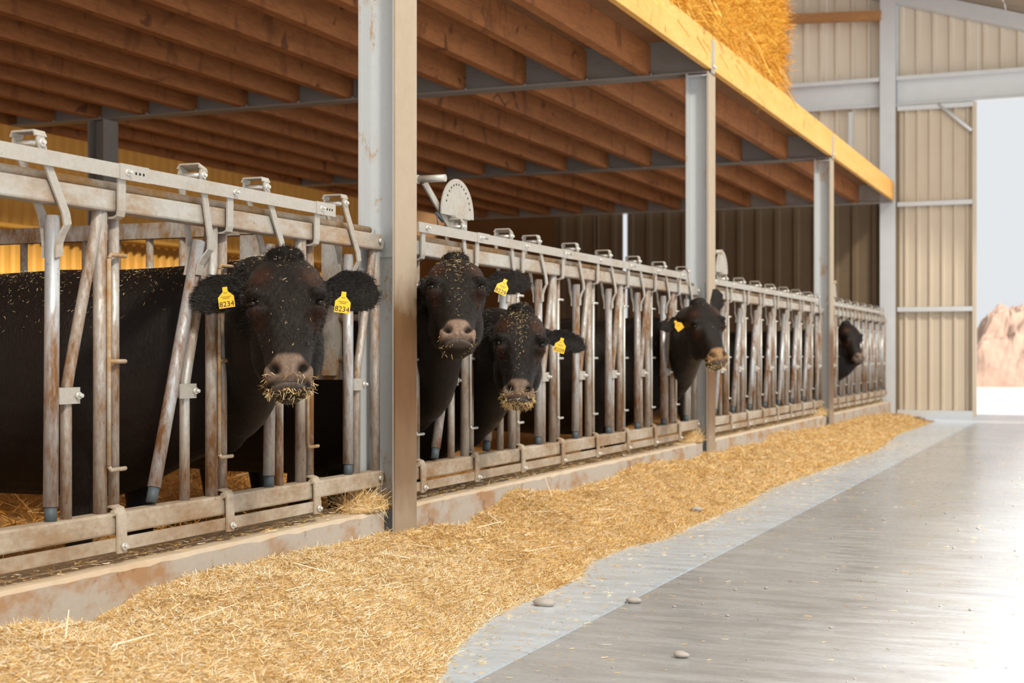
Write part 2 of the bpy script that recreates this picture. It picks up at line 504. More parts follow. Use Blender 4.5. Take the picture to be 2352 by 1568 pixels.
# girts and framing of the gable
gf = MB()
gf.box((-2.67, GABLE - 0.10, 2.9), (0.20, 0.014, 5.8)).box((-2.67, GABLE + 0.02, 2.9), (0.012, 0.24, 5.8)).box((-2.67, GABLE + 0.085, 2.9), (0.20, 0.012, 5.8))
col = gf.build('gable_column', M['white_steel'])
tag(col, 'tall pale steel column in the end wall where the loft stops', 'column')
hd = MB()
for x0, x1 in ((-7.9, -2.78), (-2.56, 3.4)):
    xc, w = (x0 + x1) / 2, x1 - x0
    hd.box((xc, GABLE - 0.02, EYE + 3.615), (w, 0.17, 0.05)).box((xc, GABLE + 0.03, EYE + 3.44), (w, 0.05, 0.32)).box((xc, GABLE - 0.01, EYE + 3.275), (w, 0.09, 0.02))
tag(hd.build('header_beam', M['white_steel']), 'long pale steel beam across the end wall above the doorway', 'beam')
rf = MB()
a, b = Vector((-5.2, GABLE - 0.02, roof_z(-5.2) - 0.11)), Vector((3.5, GABLE - 0.02, roof_z(3.5) - 0.11))
rf.strap([a, b], 0.17, 0.19, (0, 1, 0))
tag(rf.build('gable_rafter', M['white_steel']), 'sloping pale steel rafter under the roof by the end wall', 'rafter')
tag(MB().box((-3.75, GABLE - 0.12, EYE + 4.50), (2.0, 0.09, 0.12), Matrix.Rotation(math.radians(3.0), 3, 'Y')).build('timber_tie', M['purlin']),
    'brown timber tie high on the end wall behind the bale', 'timber')
tag(MB().box((-3.16, GABLE - 0.02, 3.60), (0.055, 0.05, 1.0)).build('wall_stud', M['white_steel']),
    'slim pale stud on the end wall above the loft edge', 'stud')
# far wall behind the pens
wl = empty('wall_left', (-10.6, 8, 0)); tag(wl, kind='structure')
for k in range(24):
    y0 = -2.4 + k * 0.95
    mb = MB()
    pts = [(y0, 0)]
    for r in range(6):
        c = y0 + 0.08 + r * 0.158
        pts += [(c - 0.05, 0), (c - 0.03, 0.03), (c + 0.03, 0.03), (c + 0.05, 0)]
    pts.append((y0 + 0.952, 0))
    vs, fs = [], []
    for y, d in pts:
        vs += [(-10.6 + d, y, 1.45), (-10.6 + d, y, 6.2), (-10.62, y, 6.2), (-10.62, y, 1.45)]
    for i in range(len(pts) - 1):
        for q in range(4):
            fs.append((i * 4 + q, i * 4 + (q + 1) % 4, i * 4 + 4 + (q + 1) % 4, i * 4 + 4 + q))
    fs += [(0, 1, 2, 3), tuple(len(vs) - 4 + q for q in (3, 2, 1, 0))]
    mb.add(vs, fs).build('wall_sheet', M['board_wall'], wl, (10.6, -8, 0))
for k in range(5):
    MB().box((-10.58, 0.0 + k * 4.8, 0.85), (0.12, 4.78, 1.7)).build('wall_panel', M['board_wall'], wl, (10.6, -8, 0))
MB().tube([(-10.5, -2.4, 2.20), (-10.5, 20, 2.20)], 0.04, 8).build('wall_rail', M['board_wall'], wl, (10.6, -8, 0))

# roof over the passage: unseen sheets, sized and made translucent to soften the sun
roof = empty('roof', (1.5, 8, 4)); tag(roof, kind='structure')
def roof_sheet(x0, x1, y0, y1, left=False):
    mb = MB()
    n = int((y1 - y0) / 0.1)
    vs, fs = [], []
    for i in range(n + 1):
        y = y0 + (y1 - y0) * i / n
        d = 0.03 if (i // 2) % 2 else 0.0
        z0, z1 = (roof_z(x0), roof_z(x1)) if not left else (roof_z(-11.0 - x0), roof_z(-11.0 - x1))
        vs += [(x0, y, z0 + d), (x1, y, z1 + d), (x1, y, z1 + d + 0.02), (x0, y, z0 + d + 0.02)]
    for i in range(n):
        for q in range(4):
            fs.append((i * 4 + q, i * 4 + (q + 1) % 4, i * 4 + 4 + (q + 1) % 4, i * 4 + 4 + q))
    return mb.add(vs, fs)
ROOF_IN, ROOF_OUT = -1.2, 3.12
for y0 in np.arange(-5.6, 19.2, 1.0):
    if y0 < 17.0:
        roof_sheet(-5.4, ROOF_IN - 0.004, y0, y0 + 0.995).build('rooflight_sheet', M['rooflight'], roof, (-1.5, -8, -4))
    roof_sheet(ROOF_IN, ROOF_OUT, y0, min(y0 + 0.995, GABLE + 0.1)).build('rooflight_sheet' if y0 < 17.0 else 'roof_sheet', M['rooflight'] if y0 < 17.0 else M['roof_sheet'], roof, (-1.5, -8, -4))
for y0 in np.arange(-2.4, 19.2, 1.0):  # unseen strip added to shade the upper back wall, gap left for sun
    roof_sheet(-10.7, -6.5, y0, min(y0 + 0.995, GABLE + 0.1), left=True).build('roof_sheet', M['roof_sheet'], roof, (-1.5, -8, -4))
for y0 in (17.4, 18.4):
    roof_sheet(-5.2, ROOF_IN - 0.01, y0, y0 + 0.995).build('roof_sheet', M['roof_sheet'], roof, (-1.5, -8, -4))

# sliding door leaf beside the doorway
door = empty('door_1', (-2.05, GABLE - 0.02, 0.08)); tag(door, 'beige ribbed sheet door with pale horizontal rails', kind='structure')
DL = (2.05, -(GABLE - 0.02), -0.08)
dx0, dx1 = -2.55, -1.60
sheet_along_x(dx0, dx1, 0.10, EYE + 3.26, GABLE - 0.0, 0.155, 0.022, 0.035, phase=0.03).build('door_sheet', M['sheet_door'], door, DL)
for z, h in ((EYE + 1.965, 0.055), (EYE + 0.59, 0.06), (0.115, 0.08), (EYE + 3.22, 0.06)):
    MB().box(((dx0 + dx1) / 2, GABLE - 0.055, z), (dx1 - dx0, 0.06, h)).build('door_rail', M['white_steel'], door, DL)
MB().box((dx1 + 0.015, GABLE - 0.04, 2.1), (0.05, 0.09, 4.05))  .build('door_stile', M['sheet_door'], door, DL)
MB().box((dx0 - 0.0, GABLE - 0.03, 2.1), (0.04, 0.06, 4.05)).build('door_stile', M['sheet_dark'], door, DL)
MB().tube([(-2.03, GABLE - 0.07, EYE + 3.24), (-1.62, GABLE - 0.07, EYE + 2.88)], 0.026, 8).build('door_brace', M['white_steel'], door, DL)

# ------------------------------------------------------------------ steel frames
def post_mesh(h):
    mb = MB()
    mb.box((-0.006, 0, h / 2), (0.012, 0.19, h)).box((-0.0825, 0, h / 2), (0.143, 0.010, h)).box((-0.159, 0, h / 2), (0.012, 0.19, h))
    return mb
POST_LABELS = [None,
    'large galvanised steel post with a brown dung-stained face between the nearest cows',
    'galvanised steel post behind the cow with one raised ear',
    'slim distant galvanised post with a pale edge near the last cow']
for k in (1, 2, 3):
    p = empty('steel_post', (-2.59, POSTS[k], 0))
    tag(p, POST_LABELS[k], 'post', 'steel posts along the feed barrier')
    post_mesh(2.862).build('post_section', M['post'], p)
    for z in (0.39, 0.98, 1.33):
        pl = MB().box((-0.09, -0.010, z), (0.085, 0.008, 0.12)).build('fixing_plate', M['post'], p) if z != 0.98 else None
    for z in (0.885, 1.40):
        b = MB().tube([(-0.045, -0.007, z), (-0.045, -0.013, z)], 0.017, 14).tube([(-0.045, -0.012, z), (-0.045, -0.024, z)], 0.0095, 6).tube([(-0.045, -0.02, z), (-0.045, -0.034, z)], 0.005, 8)
        b.build('bolt', M['bolt'], p)
    # stiffener under the beam seat
    MB().box((-0.0825, -0.05, 2.845), (0.14, 0.085, 0.01)).build('stiffener', M['post'], p)
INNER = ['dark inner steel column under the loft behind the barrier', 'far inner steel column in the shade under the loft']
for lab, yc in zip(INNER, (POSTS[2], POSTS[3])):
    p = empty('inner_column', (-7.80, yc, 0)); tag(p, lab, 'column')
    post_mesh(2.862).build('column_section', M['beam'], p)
BEAM_LABELS = {1: 'grey steel crossbeam carrying the loft above the large near post', 2: 'grey steel crossbeam on the middle post with joists resting on it', 3: 'distant grey steel crossbeam on the slim far post', 4: 'pale steel beam along the top of the shaded end wall'}
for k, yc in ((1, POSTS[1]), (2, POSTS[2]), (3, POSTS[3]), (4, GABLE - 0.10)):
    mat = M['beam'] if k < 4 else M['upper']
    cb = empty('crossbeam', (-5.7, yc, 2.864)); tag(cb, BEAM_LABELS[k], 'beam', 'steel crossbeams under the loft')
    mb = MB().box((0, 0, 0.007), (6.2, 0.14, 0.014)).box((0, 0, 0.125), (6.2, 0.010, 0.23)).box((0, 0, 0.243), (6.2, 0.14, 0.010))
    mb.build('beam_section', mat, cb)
    if k < 4:
        MB().box((3.118, 0, 0.12), (0.012, 0.07, 0.235)).build('end_plate', M['upper'], cb)
        for s in (-0.022, 0.022):
            MB().tube([(3.124, s, 0.05), (3.137, s, 0.05)], 0.011, 6).build('bolt', M['bolt'], cb)
        for j in range(12):
            x = -3.075 - 0.485 * j + 5.7 + 0.05
            MB().tube([(x, -0.05, 0.014), (x, -0.05, 0.028)], 0.010, 6).build('bolt', M['bolt'], cb)

# ------------------------------------------------------------------ loft: joists, decking, fascia boards
loft = empty('ceiling', (-5.7, 10, 2.88)); tag(loft, kind='structure')
LO = (5.7, -10, -2.88)
bays = [(POSTS[1], POSTS[2]), (POSTS[2], POSTS[3]), (POSTS[3], GABLE - 0.10)]
jm = {}
for y0, y1 in bays:
    L = y1 - y0 - 0.016
    key = round(L, 3)
    if key not in jm:
        jm[key] = MB().box((0, 0, 0), (0.075, L, 0.222)).mesh('joist', M['joist'])
    for j in range(12):
        x = -3.075 - 0.485 * j
        o = put('joist', jm[key], loft, (x + 5.7 + random.uniform(-.006, .006), (y0 + y1) / 2 - 10, 2.992 - 2.88))
    o = MB().box((-8.84, (y0 + y1) / 2, 3.0), (0.045, L, 0.24)).build('rim_board', M['joist'], loft, LO)
    n = 4
    for q in range(n):
        ya, yb = y0 + (y1 - y0) * q / n, y0 + (y1 - y0) * (q + 1) / n
        MB().box((-5.73, (ya + yb) / 2, 3.117), (6.2, yb - ya - 0.006, 0.022)).build('deck_panel', M['deck'], loft, LO)
for q in range(7):
    ya = -2.1 + q * 1.034
    MB().box((-5.73, ya + 0.515, 3.117), (6.2, 1.03, 0.022)).build('deck_panel', M['deck'], loft, LO)
FAS = [(POSTS[1], POSTS[2]), (POSTS[2], POSTS[3]), (POSTS[3], GABLE - 0.12), (POSTS[0], POSTS[1])]
for y0, y1 in FAS:
    MB().rbox((-2.607, (y0 + y1) / 2, 3.017), (0.045, y1 - y0 - 0.028, 0.245), 0.004).build('fascia_board', M['fascia'], loft, LO)

# ------------------------------------------------------------------ feed barriers
XB = -2.70
TR, BR = 1.327, 0.387           # centre heights of the top and bottom rail
PITCH = 0.56
PIV = EYE - 0.115               # pivot height of the locking bars
R_LOCK, R_UP, R_THIN, R_BENT = 0.0205, 0.0205, 0.016, 0.0165
TOPZ, BOTZ = TR - 0.031, BR + 0.032

# shared meshes, barrier-local: origin on the barrier line at floor level, y at the clamp of a place
me_lock = MB().tube([(0, 0, -0.305), (0, 0, 0.50)], R_LOCK, 16).mesh('locking_bar', M['lock'])
me_cap = MB().tube([(0, 0, -0.352), (0, 0, -0.303)], R_LOCK - 0.003, 14).mesh('end_cap', M['cap'])
def yoke_mesh():
    mb = MB()
    for sx in (1, -1):
        x = 0.041 * sx
        mb.strap([(0.0225 * sx, 0.0, 0.385), (0.0225 * sx, 0.0, 0.42), (0.029 * sx, 0.004, 0.445), (x, 0.012, 0.475), (x, 0.004, 0.505), (x, -0.085, 0.655), (x, -0.100, 0.690), (x * 0.98, -0.100, 0.705)], 0.030, 0.006, (0, 1, 0.25))
    mb.strap([(0.042, -0.100, 0.702), (0.036, -0.100, 0.716), (-0.036, -0.100, 0.716), (-0.042, -0.100, 0.702)], 0.046, 0.006, (0, 1, 0.0))
    return mb.mesh('yoke', M['upper'])
me_yoke = yoke_mesh()
me_roller = MB().tube([(-0.040, -0.098, 0.686), (0.040, -0.098, 0.686)], 0.010, 12).tube([(0.040, -0.098, 0.686), (0.050, -0.098, 0.686)], 0.012, 6).tube([(0.050, -0.098, 0.686), (0.057, -0.098, 0.686)], 0.006, 8).mesh('roller', M['bolt'])
def bent_mesh():
    return MB().tube([(0, -0.188, BOTZ - 0.002), (0, -0.188, PIV - 0.02), (0, -0.183, PIV + 0.03), (0, -0.172, PIV + 0.075), (0, -0.062, TOPZ - 0.06), (0, -0.053, TOPZ - 0.02), (0, -0.052, TOPZ + 0.001)], R_BENT, 12).mesh('bent_tube', M['upright'])
me_bent = bent_mesh()
me_up = MB().tube([(0.0, -0.040, BOTZ - 0.002), (0.0, -0.040, TOPZ + 0.002)], R_UP, 14).mesh('upright_tube', M['upright'])
me_thin = MB().tube([(0, 0.022, BOTZ - 0.002), (0, 0.022, TOPZ + 0.002)], R_THIN, 12).mesh('slim_upright', M['upright'])
def bracket_mesh():
    mb = MB()
    mb.box((0.022, -0.200, PIV), (0.005, 0.085, 0.046)).box((-0.022, -0.200, PIV), (0.005, 0.085, 0.046)).box((0, -0.160, PIV), (0.046, 0.005, 0.046))
    return mb.mesh('pivot_bracket', M['upper'])
me_brk = bracket_mesh()
me_brkbolt = MB().tube([(0.024, -0.170, PIV), (0.034, -0.170, PIV)], 0.011, 6).tube([(0.034, -0.170, PIV), (0.044, -0.170, PIV)], 0.006, 8).mesh('bolt', M['bolt'])
def guard_mesh(mat):
    mb = MB()
    x = R_UP + 0.006
    zs = (EYE - 0.335, EYE - 0.02, EYE + 0.29)
    mb.tube([(x, -0.034, zs[0] + 0.012), (x, -0.034, zs[2] - 0.012)], 0.0065, 8)
    for z in zs:
        s = 0.012 if z == zs[0] else (-0.012 if z == zs[2] else 0)
        mb.tube([(x, -0.034, z + s), (x, -0.026, z), (x, 0.040, z), (x - 0.004, 0.046, z)], 0.0065, 8)
    return mb.mesh('guard_rod', mat)
me_guard = guard_mesh(M['rust_rod'])
me_guard_glare = guard_mesh(M['bolt'])  # pale zinc copy: glare on the farther rods put into the colour
me_hook = MB().strap([(0.044, 0, 1.40), (0.044, 0, TOPZ + 0.004), (0.040, 0, TOPZ - 0.012), (0.026, 0, TOPZ - 0.018), (-0.02, 0, TOPZ - 0.018)], 0.034, 0.006, (0, 1, 0)).mesh('rail_hook', M['upper'])
me_hookbolt = MB().tube([(0.052, 0.012, 1.412), (0.062, 0.012, 1.412)], 0.011, 6).tube([(0.062, 0.012, 1.412), (0.074, 0.012, 1.412)], 0.0055, 8).mesh('bolt', M['bolt'])
def clamp_mesh():
    mb = MB()
    mb.strap([(-0.02, 0, 0.432), (0.018, 0, 0.438), (0.036, 0, 0.432), (0.044, 0, 0.415), (0.0455, 0, 0.36), (0.0455, 0, 0.302)], 0.040, 0.007, (0, 1, 0))
    mb.tube([(0.032, 0.026, 0.420), (0.032, -0.024, 0.420)], 0.010, 8)
    return mb.mesh('base_clamp', M['lower'])
me_clamp = clamp_mesh()
me_clampbolt = MB().tube([(0.049, 0.002, 0.322), (0.058, 0.002, 0.322)], 0.012, 6).tube([(0.058, 0.002, 0.322), (0.066, 0.002, 0.322)], 0.006, 8).mesh('bolt', M['bolt'])
def lap_mesh(z, h):
    mb = MB().box((0.0555, 0.045, z), (0.006, 0.135, h))
    return mb
me_lap = lap_mesh(1.412, 0.046).mesh('lap_plate', M['upper'])
me_laphole = MB()
for q in range(3):
    me_laphole.tube([(0.0565, -0.005 + q * 0.018, 1.412), (0.0592, -0.005 + q * 0.018, 1.412)], 0.0045, 8)
me_laphole = me_laphole.mesh('slot_holes', M['hole'])

def winder(par, y):
    """Quadrant plate with crank that turns the locking rod."""
    w = MB()
    R = 0.155
    poly = [(y - R * 1.12, 1.50), (y + R * 1.12, 1.50)] + [(y + R * 1.12 * math.cos(math.radians(a)), 1.50 + 0.012 + R * 1.02 * math.sin(math.radians(a))) for a in range(4, 177, 8)]
    q = w.prism(poly, 0, -0.012, -0.006).build('quadrant_plate', M['upper'], par)
    h = MB()
    for a in range(14, 170, 12):
        h.tube([(-0.0065, y + R * 0.86 * math.cos(math.radians(a)), 1.512 + R * 0.86 * math.sin(math.radians(a))), (-0.0045, y + R * 0.86 * math.cos(math.radians(a)), 1.512 + R * 0.86 * math.sin(math.radians(a)))], 0.0048, 8)
    h.build('plate_holes', M['hole'], q)
    br = MB().box((-0.02, y + 0.075, 1.46), (0.03, 0.045, 0.10)).box((-0.02, y - 0.03, 1.46), (0.03, 0.05, 0.10)).box((-0.02, y + 0.02, 1.497), (0.06, 0.16, 0.01))
    br.build('winder_bracket', M['upper'], par)
    hub = (0.0, y - 0.10, 1.475)
    tip = (0.0, y - 0.30, 1.625)
    lv = MB().strap([(-0.03, y - 0.02, 1.44), (-0.03, hub[1], hub[2] + 0.02), (-0.03, tip[1], tip[2])], 0.035, 0.008, (0, 0.7, 0.72)).build('crank_lever', M['upper'], par)
    MB().tube([(-0.055, tip[1] - 0.006, tip[2] + 0.012), (0.075, tip[1] - 0.006, tip[2] + 0.012)], 0.016, 12).tube([(-0.065, tip[1] - 0.006, tip[2] + 0.012), (-0.052, tip[1] - 0.006, tip[2] + 0.012)], 0.020, 10).build('crank_handle', M['rail'], lv)
    MB().tube([(-0.02, y - 0.13, 1.47), (-0.02, y - 0.20, 1.50)], 0.007, 8).tube([(-0.02, y - 0.19, 1.49), (-0.02, y - 0.18, 1.45), (-0.02, y - 0.15, 1.43), (-0.02, y - 0.10, 1.435)], 0.003, 6).build('lock_pin', M['cap'], par)

BARRIER_LABELS = [
    'nearest length of galvanised headlock feed barrier, in front of the big straw-backed cow',
    'second length of headlock feed barrier, holding the two cows beside the large post',
    'third length of headlock feed barrier, empty of heads, between middle and slim posts',
    'farthest length of headlock feed barrier, ending at the end wall']
OPEN = {(0, 6), (1, 1), (1, 2), (2, 1), (2, 2), (2, 3), (2, 4), (2, 5), (2, 6), (2, 7)}
TILT = math.radians(-17.0)
END = [POSTS[1], POSTS[2], POSTS[3], GABLE - 0.12]
for bay in range(4):
    y_a = POSTS[bay]
    y_b = END[bay]
    b0, b1 = y_a + 0.075, y_b - 0.045
    pitch = PITCH if bay < 3 else (y_b - y_a - 0.877) / 7
    fb = empty('feed_barrier', (XB, (b0 + b1) / 2, 0))
    tag(fb, BARRIER_LABELS[bay], 'feed barrier', 'feed barrier lengths between the posts')
    oy = -(b0 + b1) / 2
    L = b1 - b0
    MB().rbox((0, 0, TR), (0.060, L, 0.062), 0.007).build('top_rail', M['rail'], fb)
    MB().rbox((0, 0, BR), (0.060, L, 0.064), 0.007).build('bottom_rail', M['lower'], fb)
    for s in (-1, 1):
        MB().tube([(0, s * L / 2, TR - 0.005), (0, s * (L / 2 + (0.042 if s > 0 else 0.07)), TR - 0.005)], 0.024, 12).build('rail_spigot', M['post'], fb)
        MB().tube([(0, s * L / 2, BR), (0, s * (L / 2 + (0.042 if s > 0 else 0.07)), BR)], 0.024, 12).build('rail_spigot', M['lower'], fb)
        for zz in (TR, BR):
            MB().tube([(0.030, s * (L / 2 - 0.035), zz + 0.004), (0.042, s * (L / 2 - 0.035), zz + 0.004)], 0.010, 6).build('bolt', M['bolt'], fb)
    c0 = y_a + 0.288
    c_last = c0 + 7 * pitch
    # upper flat bar from the first to the last hook, lower flat bar likewise
    ua, ub = c0 - 0.06, c_last + 0.03
    MB().box((0.051, (ua + ub) / 2 + oy, 1.412), (0.008, ub - ua, 0.042)).build('upper_bar', M['upper'], fb)
    MB().box((0.036, (ua + ub) / 2 + oy, 0.328), (0.008, ub - ua + 0.02, 0.038)).build('lower_bar', M['lower'], fb)
    MB().tube([(-0.005, b0 + 0.05 + oy, 1.372), (-0.005, b1 - 0.055 + oy, 1.372)], 0.0145, 12).build('locking_rod', M['rust_rod'], fb)
    winder(fb, c0 + 0.46 + oy)
    # first slim upright next to the post
    for k in range(9):
        c = c0 + k * pitch + oy
        if k < 8:
            put('slim_upright', me_thin, fb, (0, c, 0))
            if k > 0:
                put('upright_tube', me_up, fb, (0, c, 0))
            else:
                put('upright_tube', me_up, fb, (0, c + 0.0, 0))
            put('guard_rod', me_guard if bay == 0 else me_guard_glare, fb, (0, c, 0))
            h = put('rail_hook', me_hook, fb, (0, c, 0))
            put('bolt', me_hookbolt, h)
            cl = put('base_clamp', me_clamp, fb, (0, c, 0))
            put('bolt', me_clampbolt, cl)
            if k % 2 == 1:
                lp = put('lap_plate', me_lap, fb, (0, c, 0))
                put('slot_holes', me_laphole, lp, (0, 0.055, 0))
        if k > 0:
            dy = 0.0
            if k == 8:
                put('upright_tube', me_up, fb, (0, c + 0.01, 0))
            put('bent_tube', me_bent, fb, (0, c, 0))
            bk = put('pivot_bracket', me_brk, fb, (0, c, 0))
            put('bolt', me_brkbolt, bk)
            op = (bay, k) in OPEN
            lk = put('locking_bar', me_lock, fb, (0, c - 0.248 - (0.008 if op else 0), PIV), (TILT if op else math.radians(random.uniform(-1.5, 0.5)), 0, 0))
            put('end_cap', me_cap, lk)
            put('yoke', me_yoke, lk)
            put('roller', me_roller, lk)

# ------------------------------------------------------------------ pen gate behind the barrier, on the line of the large post
gate = empty('pen_gate', (-4.6, POSTS[1] + 0.02, 0))
tag(gate, 'galvanised pen dividing gate with upright bars behind the big cow', 'gate')
gx0, gx1 = -7.2, -2.90
GO = (4.6, 0, 0)
MB().box(((gx0 + gx1) / 2, 0, EYE + 0.535), (gx1 - gx0, 0.05, 0.068)).build('gate_rail', M['gate'], gate, GO)
MB().box(((gx0 + gx1) / 2, 0, EYE - 0.085), (gx1 - gx0, 0.04, 0.035)).build('gate_rail', M['gate'], gate, GO)
MB().box((-2.935, -0.01, EYE + 0.20), (0.062, 0.06, 0.57)).build('gate_stile', M['gate'], gate, GO)
MB().box((-3.33, 0, EYE + 0.21), (0.075, 0.05, 0.59)).build('gate_stile', M['gate'], gate, GO)
me_bar = MB().tube([(0, 0, EYE - 0.08), (0, 0, EYE + 0.51)], 0.0165, 10).mesh('gate_bar', M['gate'])
x = -3.50
while x > gx0:
    put('gate_bar', me_bar, gate, (x + 4.6, 0, 0))
    x -= 0.172
put('gate_bar', me_bar, gate, (-3.10 + 4.6, 0, 0))
for z in (EYE + 0.15, EYE - 0.02):
    MB().tube([(-2.90, 0, z), (-2.765, 0, z)], 0.014, 8).build('hinge_pin', M['gate'], gate, GO)

# ------------------------------------------------------------------ cattle
def loft(rings, n=28):
    """rings: (centre, side vector, up vector, half width, half height up, half height down, squareness)"""
    vs, fs = [], []
    for c, sv, uv, a, hu, hd, e in rings:
        for k in range(n):
            th = 2 * math.pi * k / n
            cx, sx = math.cos(th), math.sin(th)
            x = a * math.copysign(abs(cx) ** (2.0 / e), cx)
            y = (hu if sx > 0 else hd) * math.copysign(abs(sx) ** (2.0 / e), sx)
            vs.append(c + sv * x + uv * y)
    m = len(rings)
    for i in range(m - 1):
        for k in range(n):
            fs.append((i * n + k, i * n + (k + 1) % n, i * n + n + (k + 1) % n, i * n + n + k))
    fs.append(tuple(reversed(range(n))))
    fs.append(tuple((m - 1) * n + k for k in range(n)))
    return vs, fs

def spline(keys, vals, xs):
    """Catmull-Rom through (key, value)."""
    keys = np.array(keys, float); vals = np.array(vals, float)
    out = []
    for x in xs:
        i = int(np.clip(np.searchsorted(keys, x) - 1, 0, len(keys) - 2))
        t = (x - keys[i]) / (keys[i + 1] - keys[i])
        h = keys[i + 1] - keys[i]
        def slope(j):
            if j == 0: return (vals[1] - vals[0]) / (keys[1] - keys[0])
            if j == len(keys) - 1: return (vals[-1] - vals[-2]) / (keys[-1] - keys[-2])
            return (vals[j + 1] - vals[j - 1]) / (keys[j + 1] - keys[j - 1])
        m0, m1 = slope(i) * h, slope(i + 1) * h
        out.append((2 * t**3 - 3 * t**2 + 1) * vals[i] + (t**3 - 2 * t**2 + t) * m0 + (-2 * t**3 + 3 * t**2) * vals[i + 1] + (t**3 - t**2) * m1)
    return out

def ellipsoid(c, r, n=14, m=10):
    vs, fs = [], []
    for i in range(1, m):
        ph = math.pi * i / m
        for k in range(n):
            th = 2 * math.pi * k / n
            vs.append(Vector((c[0] + r[0] * math.sin(ph) * math.cos(th), c[1] + r[1] * math.sin(ph) * math.sin(th), c[2] + r[2] * math.cos(ph))))
    for i in range(m - 2):
        for k in range(n):
            fs.append((i * n + k, i * n + (k + 1) % n, i * n + n + (k + 1) % n, i * n + n + k))
    fs.append(tuple(range(n - 1, -1, -1)))
    fs.append(tuple((m - 2) * n + k for k in range(n)))
    return vs, fs

HL = 0.54           # poll to lower lip
# head profile in head space: x sideways, y out of the face, z up along the face (poll at 0, lips at -HL)
HS = [0.0, 0.05, 0.12, 0.20, 0.30, 0.385, 0.48, 0.58, 0.68, 0.76, 0.84, 0.90, 0.935]
H_FRONT = [-0.035, 0.005, 0.040, 0.060, 0.070, 0.070, 0.066, 0.060, 0.057, 0.060, 0.066, 0.058, 0.040]
H_BACK = [-0.10, -0.150, -0.185, -0.205, -0.215, -0.215, -0.210, -0.190, -0.155, -0.120, -0.095, -0.080, -0.065]
H_W = [0.050, 0.085, 0.112, 0.128, 0.131, 0.124, 0.106, 0.088, 0.075, 0.069, 0.071, 0.069, 0.060]

def head_pieces():
    P = []
    ss = np.linspace(0, 0.935, 34)
    fr, bk, hw = spline(HS, H_FRONT, ss), spline(HS, H_BACK, ss), spline(HS, H_W, ss)
    rings = []
    X, Yv = Vector((1, 0, 0)), Vector((0, 1, 0))
    for s, f, b, w in zip(ss, fr, bk, hw):
        cy = f - (f - b) * 0.42
        rings.append((Vector((0, cy, -HL * s)), X, Yv, w, f - cy, cy - b, 2.5 if s < 0.7 else 2.35))
    P.append(loft(rings, 36))
    for sx in (-1, 1):
        P.append(ellipsoid((sx * 0.096, 0.036, -0.184), (0.040, 0.044, 0.026)))      # brow
        P.append(ellipsoid((sx * 0.094, 0.028, -0.236), (0.034, 0.040, 0.022)))       # lids
        P.append(ellipsoid((sx * 0.070, -0.125, -0.285), (0.050, 0.085, 0.115)))      # cheek
        P.append(ellipsoid((sx * 0.050, 0.022, -0.448), (0.028, 0.036, 0.040)))       # nostril wing
        P.append(ellipsoid((sx * 0.052, -0.03, -0.470), (0.026, 0.048, 0.034)))       # corner of the mouth
        P.append(ellipsoid((sx * 0.115, -0.075, -0.105), (0.040, 0.035, 0.035)))      # ear root
    P.append(ellipsoid((0, 0.004, -0.492), (0.052, 0.032, 0.016)))                    # lower lip
    P.append(ellipsoid((0, -0.038, -0.492), (0.048, 0.054, 0.028)))                   # chin
    P.append(ellipsoid((0, -0.034, 0.004), (0.066, 0.050, 0.030)))                    # poll knob
    return P

def ear_piece(root, axis, up, length=0.185, width=0.060, cup=0.026, thick=0.009):
    """Leaf shaped, cupped ear. Returns a closed mesh and a frame for the tag."""
    axis = axis.normalized()
    up = (up - axis * up.dot(axis)).normalized()
    nrm = up.cross(axis).normalized()
    if nrm.y < 0:
        nrm = -nrm
    nl, nw = 14, 10
    vs, fs = [], []
    for layer in (1, -1):
        for i in range(nl + 1):
            s = i / nl
            q = min(1.0, s / 0.45)
            hw = width * (0.50 + 0.50 * q * q * (3 - 2 * q)) * (1.0 if s < 0.50 else math.sqrt(max(0.0, 1 - ((s - 0.50) / 0.505) ** 2.6)))
            for j in range(nw + 1):
                v = -1 + 2 * j / nw
                cv = cup * (abs(v) ** 1.8 - 0.45) * math.sin(math.pi * (0.15 + 0.75 * s))
                sag = -0.012 * s * s
                vs.append(root + axis * (length * s) + up * (hw * v + sag) + nrm * (cv + layer * thick * (1 - 0.55 * abs(v))))
    W = nw + 1
    T = (nl + 1) * W
    for i in range(nl):
        for j in range(nw):
            a = i * W + j
            fs.append((a, a + 1, a + W + 1, a + W))
            fs.append((T + a, T + a + W, T + a + W + 1, T + a + 1))
    for i in range(nl):
        a = i * W
        fs.append((a, a + W, T + a + W, T + a))
        a = i * W + nw
        fs.append((a, T + a, T + a + W, a + W))
    for j in range(nw):
        fs.append((j, T + j, T + j + 1, j + 1))
        a = nl * W + j
        fs.append((a, a + 1, T + a + 1, T + a))
    return (vs, fs), (root + axis * (length * 0.46) + nrm * 0.004, axis, up, nrm)

def tag_meshes():
    w, h = 0.050, 0.062
    poly = [(-w * .5, -h), (w * .5, -h), (w * .5, -h * .42), (w * .16, -h * .14), (w * .15, h * .10), (-w * .15, h * .10), (-w * .16, -h * .14), (-w * .5, -h * .42)]
    return MB().prism([(p[0], p[1]) for p in poly], 1, 0.0, 0.0022).mesh('ear_tag', M['tag'])
ME_TAG = tag_meshes()
TXT = {}
def text_mesh(body, size):
    key = (body, size)
    if key not in TXT:
        cu = bpy.data.curves.new('numerals', 'FONT')
        cu.body = body; cu.size = size; cu.align_x = 'CENTER'; cu.extrude = 0.0003
        tmp = bpy.data.objects.new('numerals', cu)
        me = bpy.data.meshes.new_from_object(tmp)
        bpy.data.objects.remove(tmp)
        me.materials.clear(); me.materials.append(M['ink'])
        TXT[key] = me
    return TXT[key]

